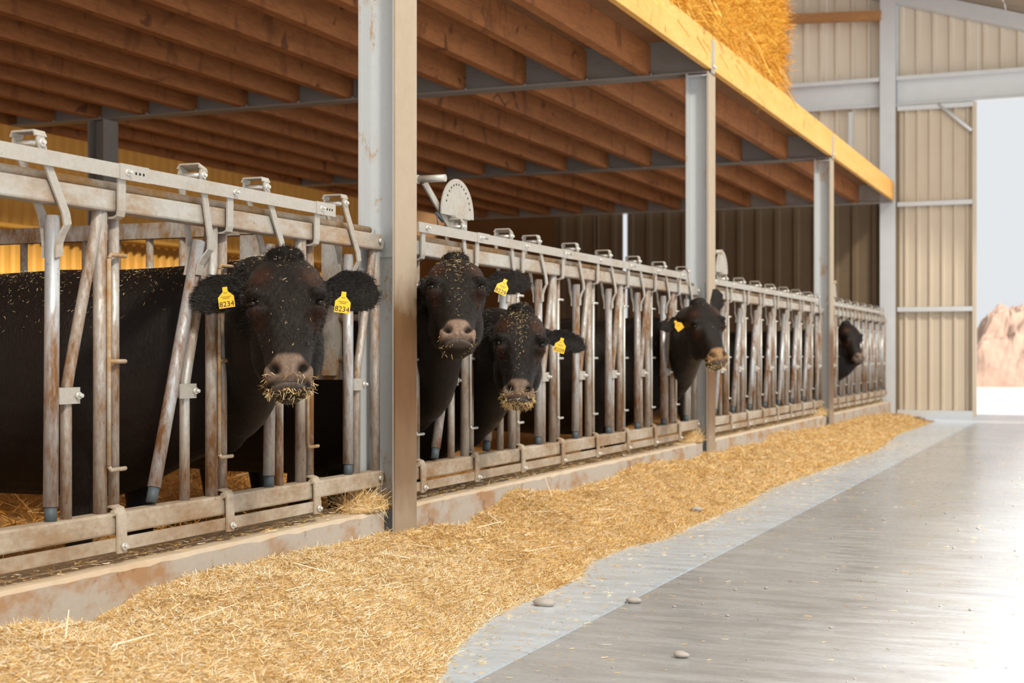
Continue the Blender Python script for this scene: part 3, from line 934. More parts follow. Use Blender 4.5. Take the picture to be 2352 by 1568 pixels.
def strands(points, dirs, lengths, widths, name, mat, parent, colors=None, bend=0.0):
    """Thin tapering blades as one mesh."""
    n = len(points)
    points = np.asarray(points, float); dirs = np.asarray(dirs, float)
    dirs /= np.linalg.norm(dirs, axis=1)[:, None] + 1e-9
    side = np.cross(dirs, RNG.normal(size=(n, 3)))
    side /= np.linalg.norm(side, axis=1)[:, None] + 1e-9
    L = np.asarray(lengths)[:, None]; Wd = np.asarray(widths)[:, None]
    up = np.cross(side, dirs)
    V = np.empty((n, 4, 3))
    V[:, 0] = points - side * Wd
    V[:, 1] = points + side * Wd
    mid = points + dirs * L
    V[:, 2] = mid + side * Wd * 0.55 + up * L * bend
    V[:, 3] = mid - side * Wd * 0.55 + up * L * bend
    me = bpy.data.meshes.new(name)
    me.vertices.add(n * 4); me.loops.add(n * 4); me.polygons.add(n)
    me.vertices.foreach_set('co', V.reshape(-1))
    me.loops.foreach_set('vertex_index', np.arange(n * 4, dtype=np.int32))
    me.polygons.foreach_set('loop_start', np.arange(0, n * 4, 4, dtype=np.int32))
    me.update(calc_edges=True)
    if colors is not None:
        at_ = me.color_attributes.new('straw', 'FLOAT_COLOR', 'POINT')
        c = np.ones((n, 4, 4)); c[:, :, :3] = np.asarray(colors)[:, None, :]
        at_.data.foreach_set('color', c.reshape(-1))
    me.materials.append(mat)
    o = put(name, me, parent)
    tag(o, kind='stuff')
    return o

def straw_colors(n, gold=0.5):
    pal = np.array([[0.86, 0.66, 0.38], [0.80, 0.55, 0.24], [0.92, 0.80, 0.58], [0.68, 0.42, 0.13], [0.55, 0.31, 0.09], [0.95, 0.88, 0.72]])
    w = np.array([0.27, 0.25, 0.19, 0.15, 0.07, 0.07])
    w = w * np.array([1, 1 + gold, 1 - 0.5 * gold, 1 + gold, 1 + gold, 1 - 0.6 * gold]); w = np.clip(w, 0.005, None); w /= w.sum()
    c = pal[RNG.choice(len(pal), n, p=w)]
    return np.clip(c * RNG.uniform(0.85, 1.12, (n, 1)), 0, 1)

def mesh_samples(me, k, weight=None):
    nv = len(me.vertices)
    co = np.empty(nv * 3); me.vertices.foreach_get('co', co); co = co.reshape(-1, 3)
    nn = np.empty(nv * 3); me.vertices.foreach_get('normal', nn); nn = nn.reshape(-1, 3)
    w = np.ones(nv) if weight is None else weight(co, nn)
    w = np.clip(w, 0, None)
    idx = RNG.choice(nv, k, p=w / w.sum())
    return co[idx], nn[idx]

def cow(label, poll, face, lift, roll=0.0, lane=None, body=None, back=1.19, ears=None, number=None, voxel=0.011, straw=(0, 0), brown=0.0, scale=1.0, tags=(True, True), fur=0, nose=(0.17, 0.122, 0.095), neck_lo=0.60, through=None, stripe=0.5, backstraw=0.03):
    """poll: world point of the top of the head; face: horizontal direction it looks; lift: degrees the face tips upwards;
    lane: y where the neck passes the barrier; body: direction from the barrier to the shoulder (default straight back)."""
    f = Vector((face[0], face[1], 0)).normalized()
    q = Matrix((Vector((-f.y, f.x, 0)), f, Vector((0, 0, 1)))).transposed()       # columns: side, out, up
    side = Vector((f.y, -f.x, 0))
    q = Matrix((side, f, Vector((0, 0, 1)))).transposed()
    R = q @ Matrix.Rotation(math.radians(lift), 3, 'X') @ Matrix.Rotation(math.radians(roll), 3, 'Y')
    S = scale
    H = Matrix.Translation(poll) @ R.to_4x4() @ Matrix.Scale(S, 4)
    base = Vector((XB - 1.25, lane if lane is not None else poll.y, 0)) if through is None else Vector((through[0], through[1], 0))
    V, F = [], []
    def add(p, mtx=None):
        b = len(V)
        V.extend([(mtx @ v if mtx is not None else v) - base for v in p[0]])
        F.extend([tuple(b + i for i in fc) for fc in p[1]])
    for p in head_pieces():
        add(p, H)
    frames = []
    ears = ears or {}
    for sx in (-1, 1):
        el = ears.get(-sx, {})          # keys: -1 the ear on the left of the picture
        ang, sweep, twist = math.radians(el.get('up', 0)), math.radians(el.get('back', 15)), math.radians(el.get('twist', 10))
        ax = Vector((sx * math.cos(ang) * math.cos(sweep), -math.sin(sweep), math.sin(ang)))
        upv = Vector((-sx * math.sin(ang), math.sin(twist), math.cos(ang)))
        piece, fm = ear_piece(Vector((sx * 0.112, -0.075, -0.112)), ax, upv, el.get('len', 0.19), el.get('wid', 0.060))
        add(piece, H)
        frames.append((sx, fm))
    # neck and trunk
    bd = Vector(body).normalized() if body else Vector((-1, 0, 0))
    ln = lane if lane is not None else poll.y
    hb = H @ Vector((0, -0.115, -0.155))
    hd = (R @ Vector((0, -0.75, 0.25))).normalized()
    gate_c = Vector((XB - 0.02, ln, 0)) if through is None else Vector((through[0], through[1], 0))
    gate_c.z = (back + neck_lo) / 2
    gh = (back - neck_lo) / 2
    sh = gate_c + bd * 0.52; sh.z = back - 0.42
    pts = [H @ Vector((0, -0.07, -0.16)), hb, hb.lerp(gate_c, 0.5) + Vector((0.0, 0, 0.02)), gate_c, gate_c.lerp(sh, 0.5), sh]
    hw = [0.085 * S, 0.098 * S, 0.108, 0.115, 0.19, 0.275]
    hh = [0.12 * S, 0.150 * S, 0.5 * (0.16 + gh), gh, 0.345, 0.40]
    upd = [0.05, 0.12, 0.1, 0.0, 0.0, 0.0]
    tt = np.linspace(0, 5, 26)
    ks = list(range(6))
    px, py, pz = (spline(ks, [p[i] for p in pts], tt) for i in range(3))
    sw, shh = spline(ks, hw, tt), spline(ks, hh, tt)
    cen = [Vector((px[i], py[i], pz[i])) for i in range(len(tt))]
    body_len = 1.15
    prof = [(0.0, 0.275, 0.40, 0.0), (0.22, 0.30, 0.405, 0.0), (0.5, 0.345, 0.40, -0.005), (0.8, 0.36, 0.39, 0.0), (1.05, 0.31, 0.36, 0.03), (1.22, 0.25, 0.31, 0.05), (1.34, 0.16, 0.20, 0.06)]
    trunk = [(sh + bd * d + Vector((0, 0, dz)), w, h) for d, w, h, dz in prof]
    seq = [(cen[i], sw[i], shh[i]) for i in range(len(tt))] + trunk[1:]
    rings = []
    for i, (c, w, h) in enumerate(seq):
        d = (seq[min(i + 1, len(seq) - 1)][0] - seq[max(i - 1, 0)][0])
        d.z *= 0.35
        d.normalize()
        sv = d.cross(Vector((0, 0, 1))).normalized()
        uv = sv.cross(d).normalized()
        if uv.z < 0: uv = -uv
        rings.append((c, sv, uv, w, h, h, 2.25))
    add(loft(rings, 32))
    # dewlap and brisket
    add(ellipsoid(gate_c + Vector((-0.06, 0, -gh * 0.70)), (0.11, 0.045, 0.15)))
    bs = bd.cross(Vector((0, 0, 1)))
    def leg(o, sgn, front):
        hip = sh + bd * o + bs * (0.17 * sgn)
        z0 = back - 0.62
        if front:
            ps = [(0, z0 + 0.12, .115), (0.0, z0 - 0.05, 0.085), (0.0, 0.36, 0.052), (0.0, 0.30, 0.056), (0.0, 0.14, 0.038), (-0.01, 0.09, 0.045), (-0.03, 0.045, 0.052), (-0.04, 0.0, 0.060)]
        else:
            ps = [(0, z0 + 0.18, .16), (0.03, z0 + 0.02, 0.12), (-0.03, z0 - 0.08, 0.085), (0.09, 0.46, 0.056), (0.09, 0.40, 0.055), (0.05, 0.16, 0.040), (0.03, 0.09, 0.046), (0.0, 0.045, 0.052), (-0.01, 0.0, 0.060)]
        rr = []
        for dx, z, r in ps:
            c = hip + bd * dx; c.z = z
            rr.append((c, bd, bs, r, r * 0.9, r * 0.9, 2.0))
        add(loft(rr, 16))
    for sgn in (-1, 1):
        leg(0.02, sgn, True)
        leg(1.10, sgn, False)
    tl = sh + bd * 1.34 + Vector((0, 0, 0.2))
    tail = [(tl + bd * (0.03 * math.sin(k)) - Vector((0, 0, 0.12 * k)), Vector((0, 1, 0)), Vector((1, 0, 0)), 0.03 - 0.002 * k if k < 5 else 0.045, 0.03 - 0.002 * k if k < 5 else 0.045, 0.03, 2.0) for k in range(7)]
    add(loft(tail, 10))
    raw = bpy.data.meshes.new('cow_raw')
    raw.from_pydata([tuple(v) for v in V], [], F)
    bm = bmesh.new(); bm.from_mesh(raw); bmesh.ops.recalc_face_normals(bm, faces=bm.faces); bm.to_mesh(raw); bm.free()
    tmp = bpy.data.objects.new('cow_tmp', raw); COL.objects.link(tmp)
    md = tmp.modifiers.new('union', 'REMESH'); md.mode = 'VOXEL'; md.voxel_size = voxel; md.use_smooth_shade = True
    sm = tmp.modifiers.new('relax', 'SMOOTH'); sm.factor = 0.5; sm.iterations = 4
    dg = bpy.context.evaluated_depsgraph_get()
    me = bpy.data.meshes.new_from_object(tmp.evaluated_get(dg), depsgraph=dg)
    me.name = 'cow'
    bpy.data.objects.remove(tmp); bpy.data.meshes.remove(raw)
    # facial features, worked in head space
    nv = len(me.vertices)
    co = np.empty(nv * 3); me.vertices.foreach_get('co', co); co = co.reshape(-1, 3)
    Hb = Matrix.Translation(-base) @ H
    Hi = np.array(Hb.inverted())
    hp = co @ Hi[:3, :3].T + Hi[:3, 3]
    ax_, ay, az = np.abs(hp[:, 0]), hp[:, 1], hp[:, 2]
    inhead = (az < 0.06) & (az > -0.60) & (ax_ < 0.16) & (ay > -0.23) & (ay < 0.13)
    d = np.zeros((nv, 3))
    front = 1 / (1 + np.exp(-(ay - 0.0) / 0.008))
    sgn = np.sign(hp[:, 0])
    # nostrils: comma shaped pits that run down and outwards
    u1 = (ax_ - 0.046) * 0.80 + (az + 0.440) * 0.60
    v1 = -(ax_ - 0.046) * 0.60 + (az + 0.440) * 0.80
    u1b = (ax_ - 0.046) * 0.80 - (az + 0.440) * 0.60
    v1b = (ax_ - 0.046) * 0.60 + (az + 0.440) * 0.80
    nz = np.exp(-(u1b / 0.0125) ** 2 - (v1b / 0.023) ** 2) * front
    d[:, 1] -= 0.042 * nz
    d[:, 0] -= sgn * 0.004 * nz
    # philtrum
    d[:, 1] -= 0.005 * np.exp(-(ax_ / 0.006) ** 2 - ((az + 0.452) / 0.03) ** 2) * front
    # mouth slit
    mz = -0.482 - 0.010 * (ax_ / 0.06) ** 2
    ms = np.exp(-((az - mz) / 0.0065) ** 2) * np.clip((0.078 - ax_) / 0.02, 0, 1) * (ay > -0.08)
    d[:, 1] -= 0.024 * ms * front
    d[:, 0] -= sgn * 0.010 * ms * (1 - front)
    # eye sockets
    es = np.exp(-((ax_ - 0.118) / 0.022) ** 2 - ((az + 0.213) / 0.012) ** 2 - ((ay - 0.045) / 0.035) ** 2)
    d[:, 0] -= sgn * 0.013 * es
    d[:, 1] -= 0.016 * es
    # hollow in front of the eye down to the cheek
    ch = np.exp(-((ax_ - 0.082) / 0.020) ** 2 - ((az + 0.275) / 0.050) ** 2) * (ay > 0)
    d[:, 1] -= 0.012 * ch
    # forehead dish
    d[:, 1] -= 0.007 * np.exp(-(ax_ / 0.045) ** 2 - ((az + 0.165) / 0.05) ** 2) * (ay > 0)
    # coat wrinkles
    wv = 0.0016 * np.sin(hp[:, 0] * 190 + 40 * hp[:, 2]) * np.sin(hp[:, 2] * 120 + 30 * hp[:, 0]) * ((az > -0.40) & (az < 0.04))
    d[:, 1] += wv * front
    d[~inhead] = 0
    hp2 = hp + d
    Hm = np.array(Hb)
    co2 = np.where(inhead[:, None], hp2 @ Hm[:3, :3].T + Hm[:3, 3], co)
    # loose skin folds on neck and flank
    wz = co2[:, 2]
    me.vertices.foreach_set('co', co2.reshape(-1))
    me.update()
    # coat colours
    colr = np.tile(np.array([0.0052, 0.0031, 0.0021]), (nv, 1))
    rnd = np.sin(co[:, 0] * 9 + 2) * np.sin(co[:, 1] * 11) * np.sin(co[:, 2] * 10 + 1)
    bm_ = np.clip(0.5 + rnd, 0, 1)[:, None] * (0.35 + brown)
    colr = colr * (1 - bm_ * 0.5) + np.array([0.020, 0.0085, 0.004]) * bm_ * 0.5
    if brown:
        colr = colr * (1 - brown * 0.6) + np.array([0.16, 0.055, 0.018]) * brown * 0.6
    # foxy tint on the forehead sides and below the eyes
    tint = np.exp(-((ax_ - 0.085) / 0.035) ** 2 - ((az + 0.115) / 0.035) ** 2) * (ay > -0.03) + 0.8 * np.exp(-((ax_ - 0.10) / 0.03) ** 2 - ((az + 0.265) / 0.03) ** 2) * (ay > -0.03)
    tint = np.clip(tint, 0, 1)[:, None] * inhead[:, None]
    colr = colr * (1 - 0.75 * tint) + np.array([0.055, 0.019, 0.008]) * 0.75 * tint
    # greyer face
    fc = (np.exp(-(ax_ / 0.07) ** 2) * np.clip((-az - 0.12) / 0.1, 0, 1) * inhead * front)[:, None]
    colr = colr * (1 - 0.55 * fc) + np.array([0.009, 0.006, 0.0042]) * 0.55 * fc
    pad = np.clip((-az - 0.392 - 0.9 * np.clip(ax_ - 0.035, 0, 1)) / 0.014, 0, 1) * np.clip((az + 0.486) / 0.008, 0, 1) * np.clip((ay + 0.005) / 0.02, 0, 1) * inhead
    pad = (pad * (1 - 0.95 * np.clip(nz * 1.8, 0, 1)))[:, None]
    colr = colr * (1 - pad) + np.array(nose) * pad
    lip = (np.exp(-((az + 0.498) / 0.011) ** 2) * np.clip((0.058 - ax_) / 0.012, 0, 1) * np.clip((ay - 0.0) / 0.015, 0, 1) * inhead)[:, None]
    colr = colr * (1 - lip) + np.array([0.10, 0.085, 0.078]) * lip
    cc = np.ones((nv, 4)); cc[:, :3] = np.clip(colr, 0, 1)
    at_ = me.color_attributes.new('coat', 'FLOAT_COLOR', 'POINT')
    at_.data.foreach_set('color', cc.reshape(-1))
    me.materials.clear(); me.materials.append(M['fur'])
    me.polygons.foreach_set('use_smooth', np.ones(len(me.polygons), dtype=bool))
    o = put('cow', me, None, base)
    tag(o, label, 'cow', 'black cattle in the shed')
    # eyes
    for sx in (-1, 1):
        mb = MB()
        vs, fs = ellipsoid((0, 0, 0), (0.016, 0.018, 0.0150), 16, 12)
        mb.add(vs, fs, True)
        c = Hb @ Vector((sx * 0.1055, 0.037, -0.213))
        e = mb.build('eye', M['eye'], o, c)
        e.rotation_euler = (R.to_4x4()).to_euler()
    # ear tags
    if number:
        for sx, fm in frames:
            if (sx > 0 and not tags[0]) or (sx < 0 and not tags[1]):
                continue
            c, eax, eup, enr = fm
            off = ears.get(-sx, {}).get('tag', (0.0, -0.012))
            c = c + eax * off[0] + eup * off[1] + enr * 0.030
            wx = (R @ eax) * sx
            wn = (R @ enr)
            wn = (wn + f * 0.8).normalized()
            wz_ = (Vector((0, 0, 1)) * 0.75 + (R @ eup) * 0.25)
            wz_ = (wz_ - wn * wz_.dot(wn)).normalized()
            xx = wz_.cross(wn).normalized()      # sideways on the tag
            # columns: x sideways, y = -normal (prism grows along y), z up
            T = Matrix((-xx * -1, -wn, wz_)).transposed()
            tg = put('ear_tag', ME_TAG, o)
            tg.matrix_local = Matrix.Translation(Hb @ c) @ T.to_4x4() @ Matrix.Rotation(math.radians(ears.get(-sx, {}).get('tagroll', 0)), 4, 'Y')
            tg['label'] = 'yellow ear tag'
            if number.strip():
                put('tag_numerals', text_mesh(number, 0.0235), tg, (0, -0.0006, -0.0575), (math.pi / 2, 0, 0))
            sp = MB()
            for zz, wd in ((-0.031, 0.020), (-0.026, 0.030), (-0.013, 0.012)):
                nb = int(wd / 0.004)
                for b_ in range(nb):
                    sp.box((-wd / 2 + (b_ + 0.5) * wd / nb, -0.0004, zz), (0.0022, 0.0006, 0.0026))
            sp.build('tag_small_print', M['ink'], tg)
    Hn = np.array(Hb)
    def world_head(p):
        return p @ Hn[:3, :3].T + Hn[:3, 3]
    def in_head(cow_co):
        return cow_co @ Hi[:3, :3].T + Hi[:3, 3]
    Rn = np.array(R)
    # straw stuck round the muzzle and scattered over poll and back
    if straw[0]:
        def wm(c, n):
            h = in_head(c)
            a = np.abs(h[:, 0])
            w = np.exp(-((h[:, 2] + 0.495) / 0.030) ** 2) * (h[:, 1] > -0.05) * (a < 0.10) * (np.abs(h[:, 2] + 0.482) > 0.006)
            w *= 1 - 0.85 * ((h[:, 2] < -0.474) & (h[:, 2] > -0.503) & (h[:, 1] > 0.0) & (a < 0.05))
            w += 0.5 * np.exp(-((h[:, 2] + 0.462) / 0.011) ** 2) * (h[:, 1] > 0.02) * (a < 0.05)
            return w + 0.5 * np.exp(-((a - 0.062) / 0.015) ** 2 - ((h[:, 2] + 0.478) / 0.014) ** 2) * (h[:, 1] > -0.05)
        p, nn = mesh_samples(me, straw[0], wm)
        dr = nn * 0.5 + RNG.normal(size=p.shape) * 0.6 + np.array([0, 0, -0.35])
        strands(p + nn * 0.001, dr, RNG.uniform(0.006, 0.022, len(p)), RNG.uniform(0.0005, 0.0011, len(p)), 'straw_crumbs', M['straw'], o, straw_colors(len(p), 0.8), 0.1)
    if straw[1]:
        def wp(c, n):
            h = in_head(c)
            a = np.abs(h[:, 0])
            w = np.exp(-(a / 0.06) ** 2) * np.exp(-((h[:, 2] + 0.06) / 0.09) ** 2) * (h[:, 1] > -0.16) * (h[:, 1] < 0.13)
            w *= stripe * 1.6
            w += stripe * np.exp(-(a / 0.014) ** 2) * (h[:, 2] < 0.0) * (h[:, 2] > -0.38) * (h[:, 1] > 0)
            return w + 0.0025 * (h[:, 1] > 0) * (h[:, 2] > -0.4) * (h[:, 2] < 0.02) * (a < 0.13) + backstraw * np.clip(n[:, 2] - 0.2, 0, 1) * (c[:, 2] > 0.9) * (h[:, 1] < -0.12)
        p, nn = mesh_samples(me, straw[1], wp)
        t = RNG.normal(size=p.shape); t -= nn * np.sum(t * nn, axis=1)[:, None]
        strands(p + nn * 0.003, t + nn * 0.15, RNG.uniform(0.003, 0.012, len(p)), RNG.uniform(0.0003, 0.0007, len(p)), 'straw_specks', M['straw'], o, straw_colors(len(p), 0.6))
    if fur:
        def wf(c, n):
            h = in_head(c)
            a = np.abs(h[:, 0])
            w = 1.0 * (h[:, 2] > -0.36) * (h[:, 2] < 0.08) * (a < 0.14) * (h[:, 1] > -0.16)
            w += 0.8 * np.exp(-(a / 0.07) ** 2 - ((h[:, 2] - 0.0) / 0.05) ** 2) * (h[:, 1] > -0.12)
            w += 1.6 * (a >= 0.125) * (a < 0.34) * (h[:, 2] < 0.12) * (h[:, 2] > -0.22) * (h[:, 1] > -0.22)
            return w
        p, nn = mesh_samples(me, fur, wf)
        h = in_head(p)
        a = np.abs(h[:, 0])
        down = Rn @ np.array([0, 0.1, -1.0])
        tuft = np.exp(-(a / 0.07) ** 2 - ((h[:, 2] - 0.0) / 0.05) ** 2)
        earw = (a >= 0.13)
        out = np.sign(h[:, 0])[:, None] * (Rn @ np.array([1.0, 0, 0]))[None, :]
        dr = nn * (0.3 + 0.2 * tuft)[:, None] + down[None, :] * (0.8 * (1 - earw) * (1 - tuft))[:, None] + out * (0.9 * earw)[:, None] + RNG.normal(size=p.shape) * 0.25
        strands(p - nn * 0.002, dr, RNG.uniform(0.006, 0.012, len(p)) * (1 + 0.7 * tuft + 0.5 * earw), np.full(len(p), 0.00045), 'hair', M['hair'], o, None, 0.12)
    return o

def to_cam(p):
    return (-p.x, -p.y)

p1 = at(654, 580, -2.40)
cow('big black cow with tag 8234 in both ears and straw on its lips', p1, to_cam(p1), 27, 1.5, lane=4.15, back=1.20,
    ears={-1: dict(up=8, back=12, twist=5, len=0.195, wid=0.074, tag=(-0.012, 0.004), tagroll=-10), 1: dict(up=9, back=8, twist=20, len=0.200, wid=0.072, tag=(-0.022, -0.014), tagroll=9)},
    number='8234', voxel=0.0075, straw=(210, 4200), fur=30000, scale=0.97, stripe=0.012, backstraw=0.06)
p2 = at(1046, 588, -2.47)
cow('black cow with a bare grey nose pad right beside the large post', p2, (0.42, -0.84), 37, 0, lane=5.60, back=1.17,
    ears={-1: dict(up=-8, back=62, len=0.16), 1: dict(up=16, back=5, twist=15, len=0.225, wid=0.062, tag=(0.0, -0.004), tagroll=28)},
    number='8229', voxel=0.008, straw=(40, 800), fur=16000, scale=0.94, tags=(False, True), nose=(0.24, 0.17, 0.135))
p3 = at(1196, 706, -2.42)
cow('black cow with lowered head and tag 8209 feeding next to the bare-nosed cow', p3, (0.42, -0.86), 22, -3, lane=6.16, back=1.08, body=(-1, 0.25, 0),
    ears={-1: dict(up=0, back=70, len=0.15), 1: dict(up=-8, back=5, twist=5, len=0.225, wid=0.055, tag=(-0.005, -0.008), tagroll=14)},
    number='8209', voxel=0.008, straw=(520, 700), fur=14000, scale=0.91, tags=(False, True), neck_lo=0.5)
p4 = at(1606, 690, -2.36)
cow('black cow with one ear raised in front of the middle post', p4, (0.52, -0.82), 26, 8, lane=9.51, back=1.14,
    ears={-1: dict(up=8, back=20, len=0.19, wid=0.062, tag=(-0.02, 0.0), tagroll=-35), 1: dict(up=72, back=5, len=0.26, wid=0.060)},
    number=' ', voxel=0.012, straw=(260, 60), scale=0.90, tags=(True, False), nose=(0.30, 0.18, 0.09))
p5 = at(1947, 740, -2.60)
cow('farthest black cow looking out just past the slim post', p5, (0.75, -0.66), 22, 0, lane=15.74, back=1.16,
    ears={-1: dict(up=0, back=60), 1: dict(up=20, back=30, len=0.17, wid=0.05)}, voxel=0.014, straw=(0, 0), scale=0.95)
cow('black cow standing inside the pen, seen only through the second barrier length', Vector((-4.4, 13.4, 1.05)), (0.1, 1.0), 10, through=(-4.3, 13.0), body=(0.05, -1, 0), back=1.22, voxel=0.02)
cow('brown tinged cow standing inside the pen behind the third barrier length', Vector((-5.6, 18.2, 1.10)), (0.1, 1.0), 10, through=(-5.5, 17.8), body=(0.02, -1, 0), back=1.20, voxel=0.02, brown=0.8)

# ------------------------------------------------------------------ straw along the kerb
from mathutils import noise as mnoise

def floor_at(u, y):
    D = EYE * 3300.0 / (y - 814.0)
    Lt = (u - 1176.0) / 3300.0 * D
    return Lt * CS - D * SN, Lt * SN + D * CS

contact = [(0, 1446), (165, 1441), (199, 1425), (237, 1395), (337, 1345), (421, 1330), (547, 1303), (658, 1276), (716, 1261), (823, 1232), (900, 1226), (961, 1214), (1048, 1217), (1066, 1203), (1135, 1159), (1182, 1125), (1280, 1120), (1334, 1118), (1406, 1094), (1479, 1062), (1568, 1058), (1613, 1042), (1747, 1017), (1769, 997), (1894, 979), (1970, 959), (2033, 950)]
cy = [at(u, y, KERB_FRONT) for u, y in contact]
KY = [1.5] + [p.y for p in cy] + [19.6, 20.6]
KZ = [0.16] + [max(0.03, min(0.262, p.z)) for p in cy] + [0.10, 0.0]
edge = [(1000, 1568), (1030, 1507), (1066, 1467), (1100, 1436), (1164, 1398), (1243, 1366), (1330, 1326), (1345, 1295), (1425, 1261), (1523, 1240), (1586, 1209), (1702, 1160), (1760, 1129), (1814, 1106), (1926, 1066), (2015, 1033), (2060, 999), (2145, 968)]
ce = sorted([floor_at(u, y) for u, y in edge], key=lambda p: p[1])
EY = [1.5, 2.6] + [p[1] for p in ce] + [19.6, 20.6]
EX = [-1.45, -1.52] + [p[0] for p in ce] + [-2.2, -2.5]

def pile_height(x, y):
    zk = np.interp(y, KY, KZ)
    xe = np.interp(y, EY, EX) + 0.03 * math.sin(y * 9.0) * math.sin(y * 3.7 + 1)
    s = (x - (KERB_FRONT + 0.0)) / (xe - KERB_FRONT)
    if s >= 1.0:
        return -0.02 * (s - 1)
    s = max(s, 0.0)
    mound = np.interp(y, [1.5, 3.2, 4.2, 5.0, 6.0, 8.0, 11.0, 15.0, 19.0], [0.10, 0.09, 0.060, 0.05, 0.04, 0.03, 0.03, 0.04, 0.03])
    h = zk * (1 - s) ** 1.05 + mound * math.sin(math.pi * min(1, s * 1.05)) ** 2.2 * (1.0 if s < 0.95 else max(0, (1 - s) / 0.05))
    n = mnoise.noise(Vector((x * 2.6, y * 2.6, 0.3))) * 0.06 + mnoise.noise(Vector((x * 7.0, y * 7.0, 1.7))) * 0.042 + mnoise.noise(Vector((x * 19.0, y * 19.0, 4.0))) * 0.010
    return max(h + n * min(1.0, (1 - s) * 5.0) * min(1.0, 0.35 + s * 4.0), 0.004 * (1 - s))

ys = np.concatenate([np.arange(1.6, 7.0, 0.03), np.arange(7.0, 20.4, 0.06)])
ns = 40
vs, fs = [], []
for y in ys:
    xe = np.interp(y, EY, EX) + 0.05
    for j in range(ns + 1):
        x = KERB_FRONT + 0.001 + (xe - KERB_FRONT) * j / ns
        vs.append((x, y, pile_height(x, y)))
W = ns + 1
for i in range(len(ys) - 1):
    for j in range(ns):
        a = i * W + j
        fs.append((a, a + 1, a + W + 1, a + W))
me = bpy.data.meshes.new('straw_pile')
me.from_pydata(vs, [], fs); me.materials.append(M['pile'])
me.polygons.foreach_set('use_smooth', np.ones(len(fs), dtype=bool)); me.update()
pile = put('straw_pile', me)
tag(pile, 'long heap of chopped golden straw on the floor against the kerb', 'straw', kind='stuff')

def scatter_on_pile(n, y0, y1, smax, lmin, lmax, wmin, wmax, gold, up):
    y = RNG.uniform(y0, y1, n)
    xe = np.interp(y, EY, EX)
    x = KERB_FRONT + 0.01 + (xe - KERB_FRONT) * smax * RNG.uniform(0, 1, n)
    keep = []
    P = np.empty((n, 3))
    for i in range(n):
        P[i] = (x[i], y[i], pile_height(x[i], y[i]) + 0.002)
    d = RNG.normal(size=(n, 3)); d[:, 2] = np.abs(d[:, 2]) * up
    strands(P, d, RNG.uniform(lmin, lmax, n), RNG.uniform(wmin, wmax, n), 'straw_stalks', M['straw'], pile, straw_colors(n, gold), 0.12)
scatter_on_pile(120000, 1.9, 5.0, 1.0, 0.005, 0.030, 0.0006, 0.0015, -0.2, 0.35)  # paler palette: the brighter light near the viewer put into the straw colour
scatter_on_pile(64000, 5.0, 8.5, 1.0, 0.007, 0.036, 0.0008, 0.0017, 0.9, 0.35)  # deeper gold from here on: shade along the heap put into the palette
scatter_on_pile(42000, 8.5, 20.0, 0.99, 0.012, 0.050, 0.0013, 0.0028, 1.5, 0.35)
# a few long pale stalks
n = 60
y = RNG.uniform(2.6, 8, n); x = KERB_FRONT + RNG.uniform(0.1, 0.55, n)
P = np.array([(a, b, pile_height(a, b) + 0.012) for a, b in zip(x, y)])
d = RNG.normal(size=(n, 3)); d[:, 2] = np.abs(d[:, 2]) * 0.25
strands(P, d, RNG.uniform(0.07, 0.16, n), RNG.uniform(0.0012, 0.0022, n), 'long_stalks', M['straw'], pile, np.tile([[0.95, 0.86, 0.66]], (n, 1)), 0.08)

# litter blown over the floor and the kerb top
n = 5200
y = RNG.uniform(2.2, 15, n)
xe = np.interp(y, EY, EX)
x = xe - 0.02 + RNG.exponential(0.14, n)
far = RNG.uniform(0, 1, n) < 0.28
x[far] = RNG.uniform(-1.7, 1.2, far.sum())
P = np.stack([x, y, np.full(n, 0.0035)], 1)
d = RNG.normal(size=(n, 3)); d[:, 2] = np.abs(d[:, 2]) * 0.05
lit = strands(P, d, RNG.uniform(0.006, 0.030, n), RNG.uniform(0.0007, 0.0016, n), 'straw_litter', M['straw'], None, straw_colors(n, 0.6), 0.02)
tag(lit, 'loose straw bits scattered over the concrete floor', 'straw litter', kind='stuff')
n = 9000
y = RNG.uniform(1.9, 19, n)
x = KERB_FRONT - 0.02 - RNG.beta(1.6, 1.4, n) * 0.18
P = np.stack([x, y, np.full(n, KERB_TOP + 0.003)], 1)
near_post = np.zeros(n)
for yc in POSTS[1:]:
    near_post += np.exp(-((y - (yc - 0.16)) / 0.16) ** 2)
P[:, 2] += RNG.uniform(0, 0.012, n) + near_post * RNG.uniform(0, 0.07, n)
d = RNG.normal(size=(n, 3)); d[:, 2] = np.abs(d[:, 2]) * (0.08 + 0.25 * near_post)
kl = strands(P, d, RNG.uniform(0.008, 0.034, n), RNG.uniform(0.0007, 0.0015, n), 'kerb_litter', M['straw'], None, straw_colors(n, 0.7), 0.05)
tag(kl, 'thin straw and dust lying along the top of the kerb', 'straw litter', kind='stuff')
